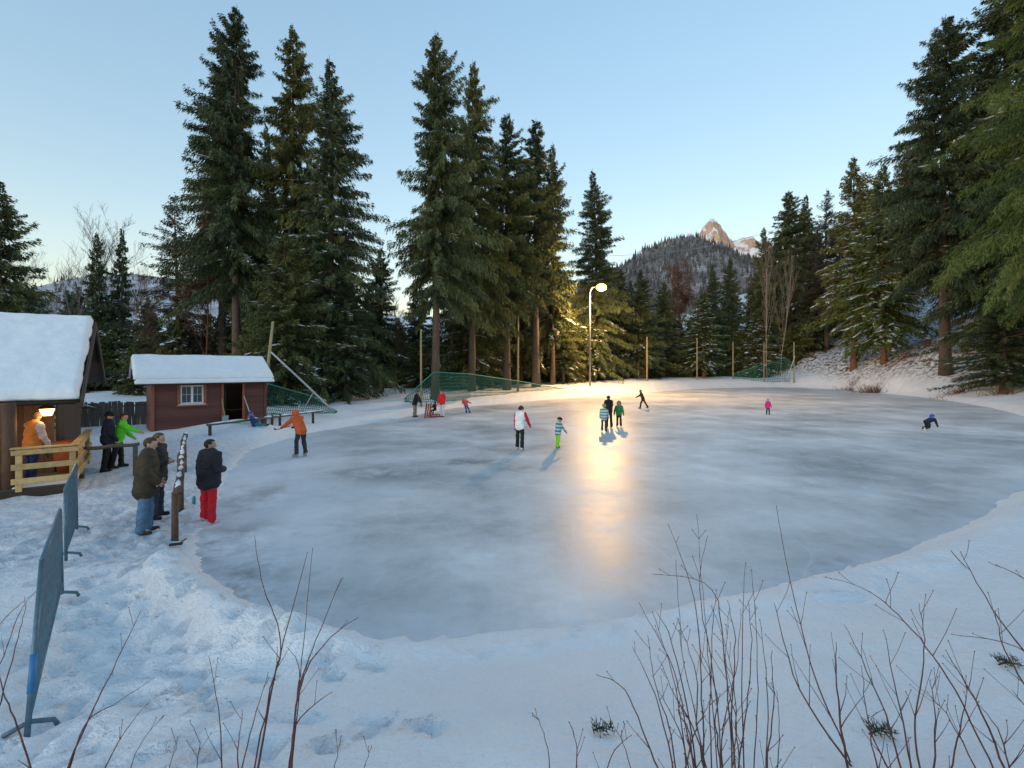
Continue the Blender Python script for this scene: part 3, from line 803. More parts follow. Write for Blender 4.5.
# ------------------------------------------------------------------ bare broad-leaved trees
def bare_meshes(name, seed, H, spread, bark_m, leaf_m=None, levels=4, r0=None, nleaf=0):
    r = random.Random(seed); mb = MB(); tips = []
    def grow(p, d, L, rad, lev):
        n = 4; pts = [p]; q = p.copy(); dd = d.copy()
        for i in range(n):
            dd = (dd + Vector((r.gauss(0, .10), r.gauss(0, .10), r.gauss(0.04, .07)))).normalized()
            q = q + dd * (L / n); pts.append(q.copy())
        rr = [max(0.007, rad * (1 - 0.62 * i / n)) for i in range(n + 1)]
        mb.tube(pts, rr, 6 if lev == 0 else 3, False)
        if lev >= levels: tips.append((pts[2], dd)); tips.append((pts[-1], dd)); return
        kids = (14 if lev == 0 else 6 if lev == 1 else 5)
        for k in range(kids):
            u = (0.28 + 0.70 * (k + r.random()) / kids) if lev == 0 else r.uniform(0.25, 1.0)
            j = min(n - 1, int(u * n)); f = u * n - j
            b = pts[j].lerp(pts[j + 1], min(1, f))
            a = r.uniform(0, 6.283); out = Vector((math.cos(a), math.sin(a), r.uniform(0.4, 1.0))).normalized()
            nd = (dd * 0.75 + out * spread).normalized()
            grow(b, nd, L * (0.42 if lev == 0 else 0.55) * r.uniform(0.7, 1.15) * (1.15 - 0.5 * u if lev == 0 else 1), rad * 0.36 * (1.2 - 0.4 * u), lev + 1)
    grow(Vector((0, 0, -0.4)), Vector((0, 0, 1)), H * 0.93, r0 or 0.011 * H, 0)
    out = {'trunk': mb.mesh(name + '_trunk', bark_m, True), 'H': H, 'tips': tips}
    if leaf_m:
        rg = np.random.default_rng(seed); T = np.array([tuple(a) for a, b in tips]); n = nleaf
        P = T[rg.integers(0, len(T), n)] + rg.normal(0, 0.35, (n, 3))
        D = rg.normal(0, 1, (n, 3)); D /= np.linalg.norm(D, axis=1)[:, None]; W = np.cross(D, rg.normal(0, 1, (n, 3))); W /= np.linalg.norm(W, axis=1)[:, None]
        q = np.stack([P, P + D * 0.1 + W * 0.05, P + D * 0.2, P + D * 0.1 - W * 0.05], 1)
        out['crown'] = np_mesh(name + '_crown', q.reshape(-1, 3), np.arange(4 * n).reshape(n, 4), leaf_m, False, {'tone': np.repeat(rg.random(n), 4)})
    return out
BARE = {'grey': bare_meshes('grey', 3, 14, 0.8, M['bark_grey']),
        'birch': bare_meshes('birch', 5, 16, 0.55, M['bark_pale'], levels=3, r0=0.15),
        'russet': bare_meshes('russet', 8, 15, 0.6, M['bark_russet'], M['russet'], nleaf=9000),
        'brown': bare_meshes('brown', 9, 15, 0.7, M['bark_russet'])}
def bare_tree(k, px, top, Y, name, label, group=None, wide=1.0):
    K = BARE[k]; x = (px - 512) / F_PX * Y; z = gz(x, Y) - 0.1
    H = CAM_Z + (HOR - top) / F_PX * Y - z
    o = empty(name, (x, Y, z), random.uniform(0, 6), label, 'tree', group)
    o.scale = (H / K['H'] * wide, H / K['H'] * wide, H / K['H'])
    link('trunk', K['trunk'], o)
    if 'crown' in K: link('crown', K['crown'], o)
bare_tree('grey', 68, 236, 62, 'bare_tree', 'pale grey leafless tree above the right end of the chalet roof')
bare_tree('russet', 203, 236, 42, 'beech', 'russet-leaved tree at the left foot of the tallest spruce', wide=0.6)
bare_tree('russet', 688, 284, 96, 'beech', 'russet tree between the wooded hill and the narrow spruces', wide=0.9)
bare_tree('russet', 747, 280, 100, 'beech', 'russet tree behind the pale birch', wide=0.8)
bare_tree('birch', 767, 250, 80, 'birch', 'pale-trunked leafless birch right of the small snow-laden spruce', wide=0.42)
bare_tree('birch', 780, 262, 82, 'birch', 'second pale leafless birch, close to the right side of the first', wide=0.4)
bare_tree('brown', 906, 178, 90, 'bare_tree', 'brown leafless tree on top of the snowy slope')
bare_tree('grey', 365, 300, 60, 'bare_tree', 'grey leafless tree in the gap between the two tall groups')
bare_tree('brown', 398, 318, 52, 'bare_tree', 'brown leafless tree left of the trunk behind the middle net')
bare_tree('grey', 40, 270, 70, 'bare_tree', 'grey leafless tree just above the middle of the chalet roof')
bare_tree('brown', 148, 286, 56, 'bare_tree', 'brown leafless tree behind the left corner of the hut')
bare_tree('brown', 932, 262, 88, 'bare_tree', 'brown leafless tree on the slope left of the orange-brown trunk')

# ------------------------------------------------------------------ the brown hut
hutL = Vector((-15.75, 21.0, 0.45)); ha = Vector((0.754, 0.656, 0)).normalized(); hb = Vector((-ha.y, ha.x, 0))
hut = empty('wooden_hut', hutL, math.atan2(ha.y, ha.x), 'brown wooden hut with one window, an open doorway and thick snow on its roof', 'hut')
HW, HD, HH = 4.55, 2.9, 2.2
def hut_board_mesh(L): return MB().box((0, 0, 0), (L, 0.032, 0.135)).mesh('board', M['hut_wood'])
cache = {}
def board(L, cx, y, z, rz=0.0, rx=0.05):
    L = round(L, 3)
    if L not in cache: cache[L] = hut_board_mesh(L)
    o = link('board', cache[L], hut); o.location = (cx, y, z); o.rotation_euler = (-rx if rz == 0 else 0, 0, rz)
win_x0, win_x1, win_z0, win_z1 = 1.02, 1.92, 1.18, 2.02
door_x0, door_x1, door_z1 = 2.72, 3.52, 2.05
z = -0.55
while z < HH:
    segs = [(0, HW)]
    def cut(segs, a, b):
        o = []
        for s0, s1 in segs:
            if b <= s0 or a >= s1: o.append((s0, s1)); continue
            if a > s0: o.append((s0, a))
            if b < s1: o.append((b, s1))
        return o
    if win_z0 - 0.05 < z < win_z1 + 0.05: segs = cut(segs, win_x0, win_x1)
    if z < door_z1 + 0.05: segs = cut(segs, door_x0, door_x1)
    for a, b in segs: board(b - a, (a + b) / 2, 0, z)
    board(HD - 0.04, 0.01, HD / 2, z, math.pi / 2); board(HD - 0.04, HW - 0.01, HD / 2, z, math.pi / 2)
    z += 0.14
MB().box((HW / 2, 0.08, 0.8), (HW - 0.1, 0.06, 0.02)).build('sill_plate', M['dark_wood'], hut)
w = MB()
w.box((HW / 2, HD - 0.03, 0.85), (HW - 0.08, 0.05, 2.8)); w.box((HW / 2, HD / 2, -0.5), (HW - 0.1, HD - 0.1, 0.06))
w.box(((0 + win_x0) / 2, 0.06, 0.85), (win_x0 - 0.03, 0.05, 2.7)); w.box(((win_x1 + door_x0) / 2, 0.06, 0.85), (door_x0 - win_x1 - 0.02, 0.05, 2.7)); w.box(((door_x1 + HW) / 2, 0.06, 0.85), (HW - door_x1 - 0.05, 0.05, 2.7))
w.box(((win_x0 + win_x1) / 2, 0.06, 0.3), (0.9, 0.05, 1.7)); w.box((0.06, HD / 2, 0.85), (0.05, HD - 0.2, 2.7)); w.box((HW - 0.06, HD / 2, 0.85), (0.05, HD - 0.2, 2.7))
w.build('inner_wall', M['dark_wood'], hut)
for x in (0.02, HW - 0.02):
    MB().box((x, -0.03, 0.8), (0.12, 0.07, 2.9)).build('corner_post', M['trim_wood'] if x < 1 else M['hut_wood'], hut)
win = MB().box(((win_x0 + win_x1) / 2, 0.03, (win_z0 + win_z1) / 2), (0.86, 0.02, 0.8)).build('window', M['glass'], hut)
fr = MB()
for x in (win_x0 - 0.05, win_x1 + 0.05): fr.box((x, -0.035, (win_z0 + win_z1) / 2), (0.12, 0.06, win_z1 - win_z0 + 0.16))
fr.build('frame', M['trim_wood'], win)
sh = MB(); sh.box(((win_x0 + win_x1) / 2, 0.0, (win_z0 + win_z1) / 2), (0.09, 0.05, win_z1 - win_z0 - .1))
for x in (win_x0 + 0.035, win_x1 - 0.035): sh.box((x, 0.0, (win_z0 + win_z1) / 2), (0.06, 0.045, win_z1 - win_z0))
for zz in (win_z0 + 0.03, win_z1 - 0.03): sh.box(((win_x0 + win_x1) / 2, 0.001, zz), (win_x1 - win_x0 - .13, 0.04, 0.055))
sh.build('sash', M['white_paint'], win)
gb = MB()
for x in (win_x0 + 0.24, win_x1 - 0.24): gb.box((x, 0.005, (win_z0 + win_z1) / 2), (0.025, 0.03, win_z1 - win_z0 - .1))
gb.box(((win_x0 + win_x1) / 2 - .22, 0.006, (win_z0 + win_z1) / 2), (0.34, 0.03, 0.025)); gb.box(((win_x0 + win_x1) / 2 + .22, 0.006, (win_z0 + win_z1) / 2), (0.34, 0.03, 0.025))
gb.build('glazing_bar', simple('grey_paint', (0.35, 0.37, 0.4), .5), win)
MB().box(((win_x0 + win_x1) / 2, -0.07, win_z0 - 0.08), (1.25, 0.14, 0.06)).build('sill', M['trim_wood'], win)
MB().box(((win_x0 + win_x1) / 2, -0.07, win_z0 - 0.03), (1.05, 0.12, 0.04)).build('sill_snow', M['snow'], win, bevel=.015)
dr = MB()
for x in (door_x0 - 0.04, door_x1 + 0.04): dr.box((x, -0.035, 0.75), (0.10, 0.07, 2.6))
dfr = dr.build('door_frame', M['trim_wood'], hut)
MB().box((door_x0 + 0.12, 0.62, 0.8), (0.045, 0.85, 2.3)).build('door', M['dark_wood'], hut)
def slab(name, u0, u1, pts, th, mat, parent, noise=0.0, nu=40, nvv=14, seed=1, edge=0.12, smooth=True):
    """a sheet draped over the profile pts (v,z) between u0 and u1 with thickness th and rounded, uneven edges"""
    pv = np.array([q[0] for q in pts]); pz = np.array([q[1] for q in pts])
    us = np.linspace(u0, u1, nu); s = np.linspace(0, 1, nvv * (len(pts) - 1) + 1)
    k = np.linspace(0, 1, len(pts)); vv = np.interp(s, k, pv); zz = np.interp(s, k, pz)
    U, A = np.meshgrid(us, s); Vv = np.tile(vv[:, None], (1, nu)); Z = np.tile(zz[:, None], (1, nu))
    du = np.minimum(U - u0, u1 - U); ds = np.minimum(A, 1 - A) * (abs(pv[-1] - pv[0]))
    e = np.minimum(du, ds) / edge; e = np.clip(e, 0, 1); e = np.sqrt(1 - (1 - e) ** 2)
    th_ = th * (0.25 + 0.75 * e) + noise * fbm(U * 1.3, Vv * 1.3, seed, 4) * e + noise * 0.25 * fbm(U * 5, Vv * 5, seed + 3, 2)
    # ragged outline
    jitter = noise * 0.9 * fbm(U * 3.0 + 5, Vv * 3.0, seed + 7, 3)
    Vj = Vv + np.where((A == 0) | (A == 1), jitter, 0); Uj = U + np.where((U == u0) | (U == u1), jitter, 0)
    top = np.stack([Uj.ravel(), Vj.ravel(), (Z + th_).ravel()], 1); bot = np.stack([Uj.ravel(), Vj.ravel(), Z.ravel()], 1)
    n = top.shape[0]; i = np.arange(n).reshape(U.shape)
    def qd(i): return np.stack([i[:-1, :-1].ravel(), i[:-1, 1:].ravel(), i[1:, 1:].ravel(), i[1:, :-1].ravel()], 1)
    F = [qd(i), qd(i)[:, ::-1] + n]
    for line in (i[0, :], i[:, -1], i[-1, ::-1], i[::-1, 0]):
        F.append(np.stack([line[:-1], line[:-1] + n, line[1:] + n, line[1:]], 1))
    o = link(name, np_mesh(name, np.concatenate([top, bot]), np.concatenate(F), mat, smooth), parent)
    return o
rz0, rzr = HH + 0.03, HH + 0.95
roof = slab('roof', -0.6, HW + 0.25, [(-0.45, rz0), (HD / 2, rzr), (HD + 0.4, rz0)], 0.07, M['dark_wood'], hut, 0, 2, 2, smooth=False)
slab('roof_snow', -0.66, HW + 0.28, [(-0.42, rz0 + 0.09), (HD / 2, rzr + 0.075), (HD + 0.4, rz0 + 0.08)], 0.21, M['snow'], hut, 0.035, 90, 24, 4, 0.10)
slab('eave_snow', -0.64, HW + 0.27, [(-0.60, rz0 - 0.10), (-0.42, rz0 + 0.02)], 0.12, M['snow'], hut, 0.02, 60, 5, 9, 0.05)
MB().box((HW / 2 - 0.15, -0.50, rz0 - 0.13), (HW + 0.8, 0.04, 0.06)).build('fascia', M['dark_wood'], hut)
MB().tube([(door_x0 - 0.02, -0.45, 0.55), (door_x0 - 0.08, -0.08, 1.35)], 0.022, 6).build('shovel_handle', M['pole_wood'], tag(empty('snow_shovel', hutL + ha * 0, 0, 'pale-handled shovel leaning left of the hut doorway', 'shovel'), None))
sv = [o for o in bpy.data.objects if o.name == 'snow_shovel'][0]; sv.rotation_euler = hut.rotation_euler
MB().box((door_x0 - 0.01, -0.50, 0.42), (0.26, 0.04, 0.34)).build('blade', M['galv'], sv, bevel=.01)
bs = empty('broom', hutL, hut.rotation_euler[2], 'pale broomstick leaning right of the hut doorway', 'broom')
MB().tube([(door_x1 + 0.28, -0.40, 0.5), (door_x1 + 0.05, -0.08, 1.45)], 0.022, 6).build('handle', M['pale_pole'], bs)
MB().box((door_x1 + 0.29, -0.42, 0.45), (0.3, 0.07, 0.14)).build('brush', M['pole_wood'], bs, bevel=.01)

# ------------------------------------------------------------------ the chalet
cu = Vector((0.8, 0.6, 0)); cv = Vector((-0.6, 0.8, 0))
cE = Vector((-10.8, 12.0, 0.0))
chal = empty('chalet', cE, math.atan2(cu.y, cu.x), 'wooden chalet at the left edge with a deep snow-covered roof and a porch', 'chalet')
# local: u along the ridge (0 = right gable overhang, negative to the left), v away from the porch eave
EZ, RZ = 2.44, 4.62
CL = -9.0
roof = slab('roof', CL, 0.0, [(0.0, EZ), (3.75, RZ), (7.5, 2.75)], 0.10, M['dark_wood'], chal, 0, 2, 2, smooth=False)
slab('roof_snow', CL, -0.02, [(0.02, EZ + 0.085), (3.72, RZ + 0.09)], 0.24, M['snow'], chal, 0.04, 160, 70, 14, 0.12)
slab('roof_snow', CL, -0.05, [(3.72, RZ + 0.09), (7.3, 2.86)], 0.26, M['snow'], chal, 0.08, 60, 20, 15, 0.2)
vb = MB(); vb.beam((0.03, -0.05, EZ - 0.03), (0.03, 3.75, RZ), 0.05, 0.24); vb.build('verge_board', M['dark_wood'], chal)
vb = MB(); vb.beam((0.03, 3.75, RZ), (0.03, 7.55, 2.72), 0.05, 0.24); vb.build('verge_board', M['dark_wood'], chal)
# porch wall boards, upright
bm_ = MB().box((0, 0, 0), (0.19, 0.05, 2.6)).mesh('wall_board', M['chalet_wood'])
for i in range(43):
    o = link('wall_board', bm_, chal); o.location = (-0.75 - i * 0.2, 1.62 + random.uniform(-0.006, 0.006), 1.75)
gbm = MB().box((0, 0, 0), (0.05, 0.21, 1.0)).mesh('gable_board', M['dark_wood'])
for i in range(24):
    v = 1.75 + i * 0.22
    top = EZ + (RZ - EZ) * v / 3.75 if v < 3.75 else RZ - (RZ - 2.75) * (v - 3.75) / 3.75
    o = link('gable_board', gbm, chal); h = top + 0.05 - 0.3; o.scale = (1, 1, h); o.location = (-0.62, v, 0.3 + h / 2)
MB().box((-4.8, 1.7, 3.0), (8.2, 0.05, 1.2)).build('loft_wall', M['dark_wood'], chal)
MB().box((-4.8, 4.2, 0.42), (8.4, 5.1, 0.1)).build('floor', M['dark_wood'], chal)
# deck boards
dz = 0.50
dmb = MB().box((0, 0, 0), (5.2, 0.135, 0.04)).mesh('deck_board', M['grey_wood'])
rail_v0 = -0.36
for i in range(16):
    v = -0.28 + i * 0.142
    if v > 1.57: break
    o = link('deck_board', dmb, chal); o.location = (-2.7 - 0.02, v, dz - 0.02)
MB().box((-2.72, -0.37, dz - 0.12), (5.2, 0.04, 0.2)).build('deck_fascia', M['dark_wood'], chal)
for u in (-0.3, -2.6, -4.9): MB().box((u, -0.2, 0.2), (0.14, 0.14, 0.52)).build('deck_pier', M['dark_wood'], chal)
slab('deck_snow', -1.15, -0.15, [(-0.28, dz + 0.005), (0.25, dz + 0.005)], 0.06, M['snow'], chal, 0.03, 24, 10, 21, 0.1)
# porch posts and beams: rough logs
for u in (-1.22, -5.2):
    MB().tube([(u, -0.15, 0.05), (u + .01, -0.14, 1.2), (u - .01, -0.15, EZ + 0.05)], [0.15, 0.135, 0.13], 12).build('post', M['chalet_wood'], chal, True)
MB().beam((CL, 0.22, EZ + 0.02), (-0.1, 0.22, EZ + 0.02), 0.14, 0.14).build('eave_beam', M['dark_wood'], chal)
# railing in fresh pale timber
rl = empty('deck_railing', cE, chal.rotation_euler[2], 'yellow timber railing round the chalet deck', 'railing')
C0 = (-0.10, -0.36)
for nm, a in (('post', (-1.02, -0.36)), ('post', C0), ('post', (-0.10, 1.3)), ('post', (-0.10, 2.95))):
    MB().box((a[0], a[1], dz + 0.43), (0.11, 0.11, 0.98)).build('post', M['new_wood'], rl, bevel=.006)
for zz, hh in ((0.88, 0.11), (0.55, 0.13), (0.22, 0.13)):
    MB().box((-0.56, -0.44, dz + zz - 0.03), (1.16, 0.04, hh)).build('rail', M['new_wood'], rl, bevel=.006)
    MB().box((-0.02, 1.29, dz + zz - 0.03), (0.04, 3.4, hh)).build('rail', M['new_wood'], rl, bevel=.006)
MB().box((-0.56, -0.38, dz + 0.945), (1.2, 0.16, 0.035)).build('handrail', M['new_wood'], rl, bevel=.006)
MB().box((-0.06, 1.34, dz + 0.946), (0.16, 3.27, 0.035)).build('handrail', M['new_wood'], rl, bevel=.006)
# floor carried out to the railing's far end
MB().box((-0.36, 2.2, dz - 0.04), (0.5, 1.3, 0.04)).build('deck_board', M['grey_wood'], chal)

# lantern on the porch wall
lan_w = at_px(47, 411, 12.1)
lan = empty('wall_lantern', lan_w, chal.rotation_euler[2], 'lit wall lantern glowing under the chalet eave', 'lantern'); lan.scale = (1.2, 1.2, 1.1)
s = MB(); n = 6
prof = [(0.075, -0.10), (0.12, 0.05)]
vs = [(r_ * math.cos(2 * math.pi * k / n), r_ * math.sin(2 * math.pi * k / n), z) for r_, z in prof for k in range(n)]
s.add(vs, [(k, (k + 1) % n, n + (k + 1) % n, n + k) for k in range(n)] + [tuple(range(n - 1, -1, -1))])
s.build('glass', M['lantern_glow'], lan)
MB().tube([(0, 0, 0.05), (0, 0, 0.09), (0, 0, 0.17)], [0.15, 0.12, 0.02], 6).build('cap', M['black'], lan)
MB().tube([(0, 0, 0.15), (0, 0.1, 0.22), (0, 0.30, 0.2)], 0.015, 6).build('bracket', M['black'], lan)
ld = bpy.data.lights.new('lantern_light', 'POINT'); ld.energy = 4; ld.color = (1.0, 0.55, 0.22); ld.shadow_soft_size = 0.16
lo = bpy.data.objects.new('lantern_light', ld); C.objects.link(lo); lo.parent = lan; lo.location = (0.0, -0.22, -0.05)

def chl(u, v, z): return cE + cu * u + cv * v + Vector((0, 0, z))
# things on the deck
tb = empty('orange_tub', chl(-0.40, 1.45, dz), 0.3, 'orange rounded plastic tub behind the deck railing', 'tub')
s = MB(); n = 20; ring = [(0.20, 0.0), (0.30, 0.32), (0.34, 0.62), (0.36, 0.66), (0.33, 0.66), (0.28, 0.34), (0.15, 0.06)]
vs = [(r_ * 1.15 * math.cos(2 * math.pi * k / n), r_ * 0.85 * math.sin(2 * math.pi * k / n), z) for r_, z in [(a * .8, b * 1.25) for a, b in ring] for k in range(n)]
fs = [(j * n + k, j * n + (k + 1) % n, (j + 1) * n + (k + 1) % n, (j + 1) * n + k) for j in range(len(ring) - 1) for k in range(n)] + [tuple(range(n - 1, -1, -1)), tuple((len(ring) - 1) * n + k for k in range(n))]
s.add(vs, fs).build('body', M['orange'], tb, True)
MB().tube([(-.40, 0, .6), (-.45, 0, .5), (-.40, 0, .42)], .02, 6).build('handle', M['black'], tb)
cr = empty('orange_crate', chl(-1.75, -0.05, dz), 0.64, 'orange crate low down on the deck at the left edge', 'crate')
s = MB()
for (c, d) in (((0, -.2, .2), (.5, .03, .4)), ((0, .2, .2), (.5, .03, .4)), ((-.24, 0, .2), (.03, .37, .4)), ((.24, 0, .2), (.03, .37, .4)), ((0, 0, .02), (.45, .37, .03))): s.box(c, d)
s.build('body', M['orange'], cr, bevel=.008)
s = MB(); s.box((0, -.22, .36), (.52, .03, .05)); s.box((0, .22, .36), (.52, .03, .05)); s.build('rim', M['trim_wood'], cr)
bm2 = empty('broom', chl(-1.62, 0.35, dz), 0, 'light broomstick leaning beside the log post of the porch', 'broom')
MB().tube([(0, 0, 0.08), (0.10, 0.12, 1.2)], 0.018, 6).build('handle', M['new_wood'], bm2)
MB().box((0, 0, 0.06), (0.34, 0.07, 0.12)).build('brush', M['trim_wood'], bm2, bevel=.01)

# ------------------------------------------------------------------ the lit street lamp
Lp = at(590, 57.0); Lp.z = gz(Lp.x, Lp.y)
lampz = CAM_Z + (HOR - 288) / F_PX * 57.0 - Lp.z
lampx = (601 - 590) / F_PX * 57.0
lp = empty('street_lamp', Lp, 0, 'lit street lamp with a slim grey pole behind the far edge of the ice', 'street lamp')
MB().tube([(0, 0, -0.3), (0, 0, lampz * 0.5), (0, 0, lampz - 0.9)], [0.12, 0.10, 0.08], 10).build('pole', M['lamp_pole'], lp, True)
MB().tube([(0, 0, lampz - 0.9), (0.03, -0.02, lampz - 0.35), (0.25, -0.08, lampz + 0.0), (lampx - 0.35, -0.2, lampz + 0.20)], 0.055, 8).build('arm', M['lamp_pole'], lp, True)
hd = MB().sphere((lampx, -0.25, lampz + 0.22), (0.55, 0.26, 0.16), 14, 8).build('head', M['lamp_pole'], lp, True)
MB().sphere((lampx, -0.27, lampz + 0.03), (0.62, 0.52, 0.46), 18, 12).build('bulb', M['lamp_glow'], lp, True)
ld = bpy.data.lights.new('lamp_light', 'POINT'); ld.energy = 4600; ld.color = (1.0, 0.58, 0.22); ld.shadow_soft_size = 0.35
lo = bpy.data.objects.new('lamp_light', ld); C.objects.link(lo); lo.parent = lp; lo.location = (lampx, -0.9, lampz - 0.35)

# ------------------------------------------------------------------ poles and nets
def pole(px, top, base_py, Y, r, mat, label, px_top=None, name='net_pole', cat='pole', zb=None):
    b = at(px, Y); b.z = gz(b.x, Y) - 0.15 if zb is None else zb
    tp = at_px(px if px_top is None else px_top, top, Y)
    o = empty(name, b, 0, label, cat)
    MB().tube([(0, 0, -0.2), (tp - b) * 0.5, tp - b], [r * 1.15, r, r * 0.85], 8).build('shaft', mat, o, True)
    MB().tube([tp - b, tp - b + Vector((0, 0, 0.03))], [r * 0.9, r * 0.6], 8).build('cap', mat, o)
    return b, tp
pole(262, 322, 400, 27.5, 0.09, M['pole_wood'], 'leaning bare wooden pole at the right corner of the hut', 273)
# fallen white pole
a = at_px(271, 352, 27.0); b = at_px(334, 411, 27.5)
o = empty('leaning_pole', b, 0, 'long white pole slanting down from the hut to the snow at the green net', 'pole')
MB().tube([(a - b), (a - b) * 0.5, (0, 0, -0.05)], [0.05, 0.055, 0.06], 8).build('shaft', M['pale_pole'], o, True)
a2 = at_px(313, 393, 27.3); b2 = at_px(302, 412, 27.0)
MB().tube([(a2 - b), (b2 - b)], 0.03, 6).build('strut', M['pale_pole'], o, True)
pole(421, 330, 400, 35, 0.075, M['pole_wood'], 'wooden pole at the left end of the middle green net')
pole(518, 315, 395, 48.2, 0.10, M['pole_wood'], 'tall wooden pole holding the middle green net')
pole(647, 337, 384, 68, 0.10, M['pole_wood'], 'wooden pole right of the lamp post')
pole(697, 338, 380, 76, 0.10, M['pole_wood'], 'wooden pole in front of the snow-covered spruce')
pole(733, 342, 380, 78, 0.10, M['pole_wood'], 'wooden pole at the left end of the right green net')
pole(764, 342, 380, 77, 0.08, M['pole_wood'], 'wooden pole behind the middle of the right green net')
pole(794, 342, 378, 76, 0.10, M['pole_wood'], 'wooden pole at the right end of the right green net')
def net(outline, label, cell=0.16, wd=0.022, sag=0.25, seed=1):
    """netting hung between a top and a bottom line, given as lists of points"""
    top, bot = outline
    def along(L, n):
        L = np.array([tuple(p) for p in L]); seg = np.r_[0, np.cumsum(np.linalg.norm(np.diff(L, axis=0), axis=1))]
        u = np.linspace(0, seg[-1], n); return np.stack([np.interp(u, seg, L[:, k]) for k in range(3)], 1), seg[-1]
    _, Lt = along(top, 2); n = int(Lt / cell)
    T, _ = along(top, n); Bq, _ = along(bot, n)
    m = max(4, int(np.mean(np.linalg.norm(T - Bq, axis=1)) / cell))
    v = np.linspace(0, 1, m)
    G = T[None] * (1 - v)[:, None, None] + Bq[None] * v[:, None, None]
    G[:, :, 1] += sag * (np.sin(v * math.pi)[:, None]) * (0.6 + 0.6 * fbm(np.arange(n) * 0.15, np.zeros(n), seed, 3))[None]
    G[:, :, 2] += 0.06 * fbm(np.tile(np.arange(n) * 0.3, (m, 1)), np.tile(v[:, None] * 3, (1, n)), seed + 1, 2)
    Vv = []; Fv = []
    def strip(P, w):
        o = len(Vv)
        for q in P: Vv.append(q + w * 0.5); Vv.append(q - w * 0.5)
        for i in range(len(P) - 1): Fv.append((o + 2 * i, o + 2 * i + 1, o + 2 * i + 3, o + 2 * i + 2))
    for j in range(m): strip(G[j], np.array([0, 0, wd]))
    for i in range(n): strip(G[:, i], np.array([wd, 0, 0]))
    base = Vector(bot[0]); o = empty('safety_net', base, 0, label, 'net')
    e = link('netting', np_mesh('netting', np.array(Vv) - np.array(tuple(base)), np.array(Fv), M['net']), o); e['kind'] = 'stuff'
    s = MB(); s.tube([Vector(p) - base for p in top], 0.035, 6); s.build('top_rope', M['net_rope'], o, True)
    s = MB(); s.tube([Vector(p) - base for p in bot], 0.03, 6); s.build('bottom_rope', M['net_rope'], o, True)
def ap(*l): return [at_px(*q) for q in l]
net((ap((255, 380, 27.2), (290, 390, 27.3), (312, 396, 27.4), (336, 411, 27.6)), ap((255, 414, 27.0), (285, 414, 27.0), (310, 413, 27.2), (336, 413, 27.4))), 'dark green net sagging beside the right end of the hut', 0.12, 0.03, 0.3, 1)
net((ap((404, 399, 34.5), (434, 372, 35), (470, 374, 41.5), (518, 381, 47.5), (575, 391, 54)), ap((404, 402, 34.5), (434, 402, 35.5), (470, 399, 42), (518, 396, 47.8), (575, 392.5, 54))), 'long dark green net slung behind the far left edge of the ice', 0.17, 0.034, 0.3, 2)
net((ap((733, 374, 78), (764, 364, 77), (790, 359, 76.4)), ap((733, 382, 78), (764, 382, 77), (790, 381, 76.4))), 'green net hanging behind the far right edge of the ice', 0.26, 0.05, 0.3, 3)
# struts and railing beside the right net
b = at_px(786, 380, 75.5); a = at_px(795, 356, 75.8)
o = empty('pole_brace', b, 0, 'grey slanting brace propping the right net pole', 'brace'); MB().tube([(0, 0, -.3), a - b], 0.06, 6).build('shaft', M['pale_pole'], o); MB().box((0, 0, -.1), (.3, .3, .2)).build('foot', M['galv'], o)
o = empty('metal_railing', at_px(801, 377, 75), 0, 'low grey metal railing climbing at the foot of the snowy slope', 'railing'); o0 = Vector(o.location)
s = MB(); s.tube([at_px(800, 365, 75) - o0, at_px(822, 361, 74.5) - o0, at_px(845, 358, 74) - o0], 0.055, 6).build('rail', M['pale_pole'], o)
for px, tp_, bt, Y in ((800, 365, 377, 75), (822, 361, 374, 74.5), (845, 358, 371, 74)):
    MB().tube([at_px(px, tp_, Y) - o0, at_px(px + (5 if px == 800 else 0), bt, Y) - o0], 0.05, 6).build('post', M['pale_pole'], o)

# overhead cable
cb = MB(); A = at_px(604, 256, 120); B_ = at_px(800, 222, 125)
pts = []
for i in range(25):
    u = i / 24; p = A.lerp(B_, u); p.z -= 2.2 * math.sin(math.pi * u); pts.append(p)
o = empty('overhead_cable', pts[0], 0, 'thin overhead cable strung across the sky before the peak', 'cable')
cb.tube([p - pts[0] for p in pts], 0.045, 5).build('wire', M['galv'], o)

# ------------------------------------------------------------------ fences and barriers
def barrier(fb, ft, nt_, nb_, label):
    """steel crowd barrier between a far end (bottom fb, top ft) and a near end (bottom nb_, top nt_)"""
    o = empty('crowd_barrier', (fb + nb_) / 2, 0, label, 'barrier'); c = (fb + nb_) / 2
    fb, ft, nt_, nb_ = fb - c, ft - c, nt_ - c, nb_ - c
    fl = lambda u, v: (fb.lerp(nb_, u)).lerp(ft.lerp(nt_, u), v)
    s = MB(); s.tube([fl(0, 0.0), fl(0, 1.0)], 0.021, 8); s.tube([fl(1, 0.0), fl(1, 1.0)], 0.021, 8)
    s.tube([fl(0, 1), fl(1, 1)], 0.021, 8); s.tube([fl(0, 0.14), fl(1, 0.14)], 0.019, 8)
    s.build('frame', M['barrier'], o, True)
    n = 16; bar = None
    for i in range(1, n):
        u = i / n
        MB().tube([fl(u, 0.14), fl(u, 1.0)], 0.0095, 6, False).build('bar', M['barrier'], o, True)
    side = (nb_ - fb).cross(Vector((0, 0, 1))).normalized()
    for u in (0.06, 0.94):
        p = fl(u, 0.0)
        MB().tube([p - side * 0.17, p - side * 0.15 + Vector((0, 0, .05)), p + Vector((0, 0, .10)), p + side * 0.15 + Vector((0, 0, .05)), p + side * 0.17], 0.02, 8).build('foot', M['barrier'], o, True)
    return o, fl
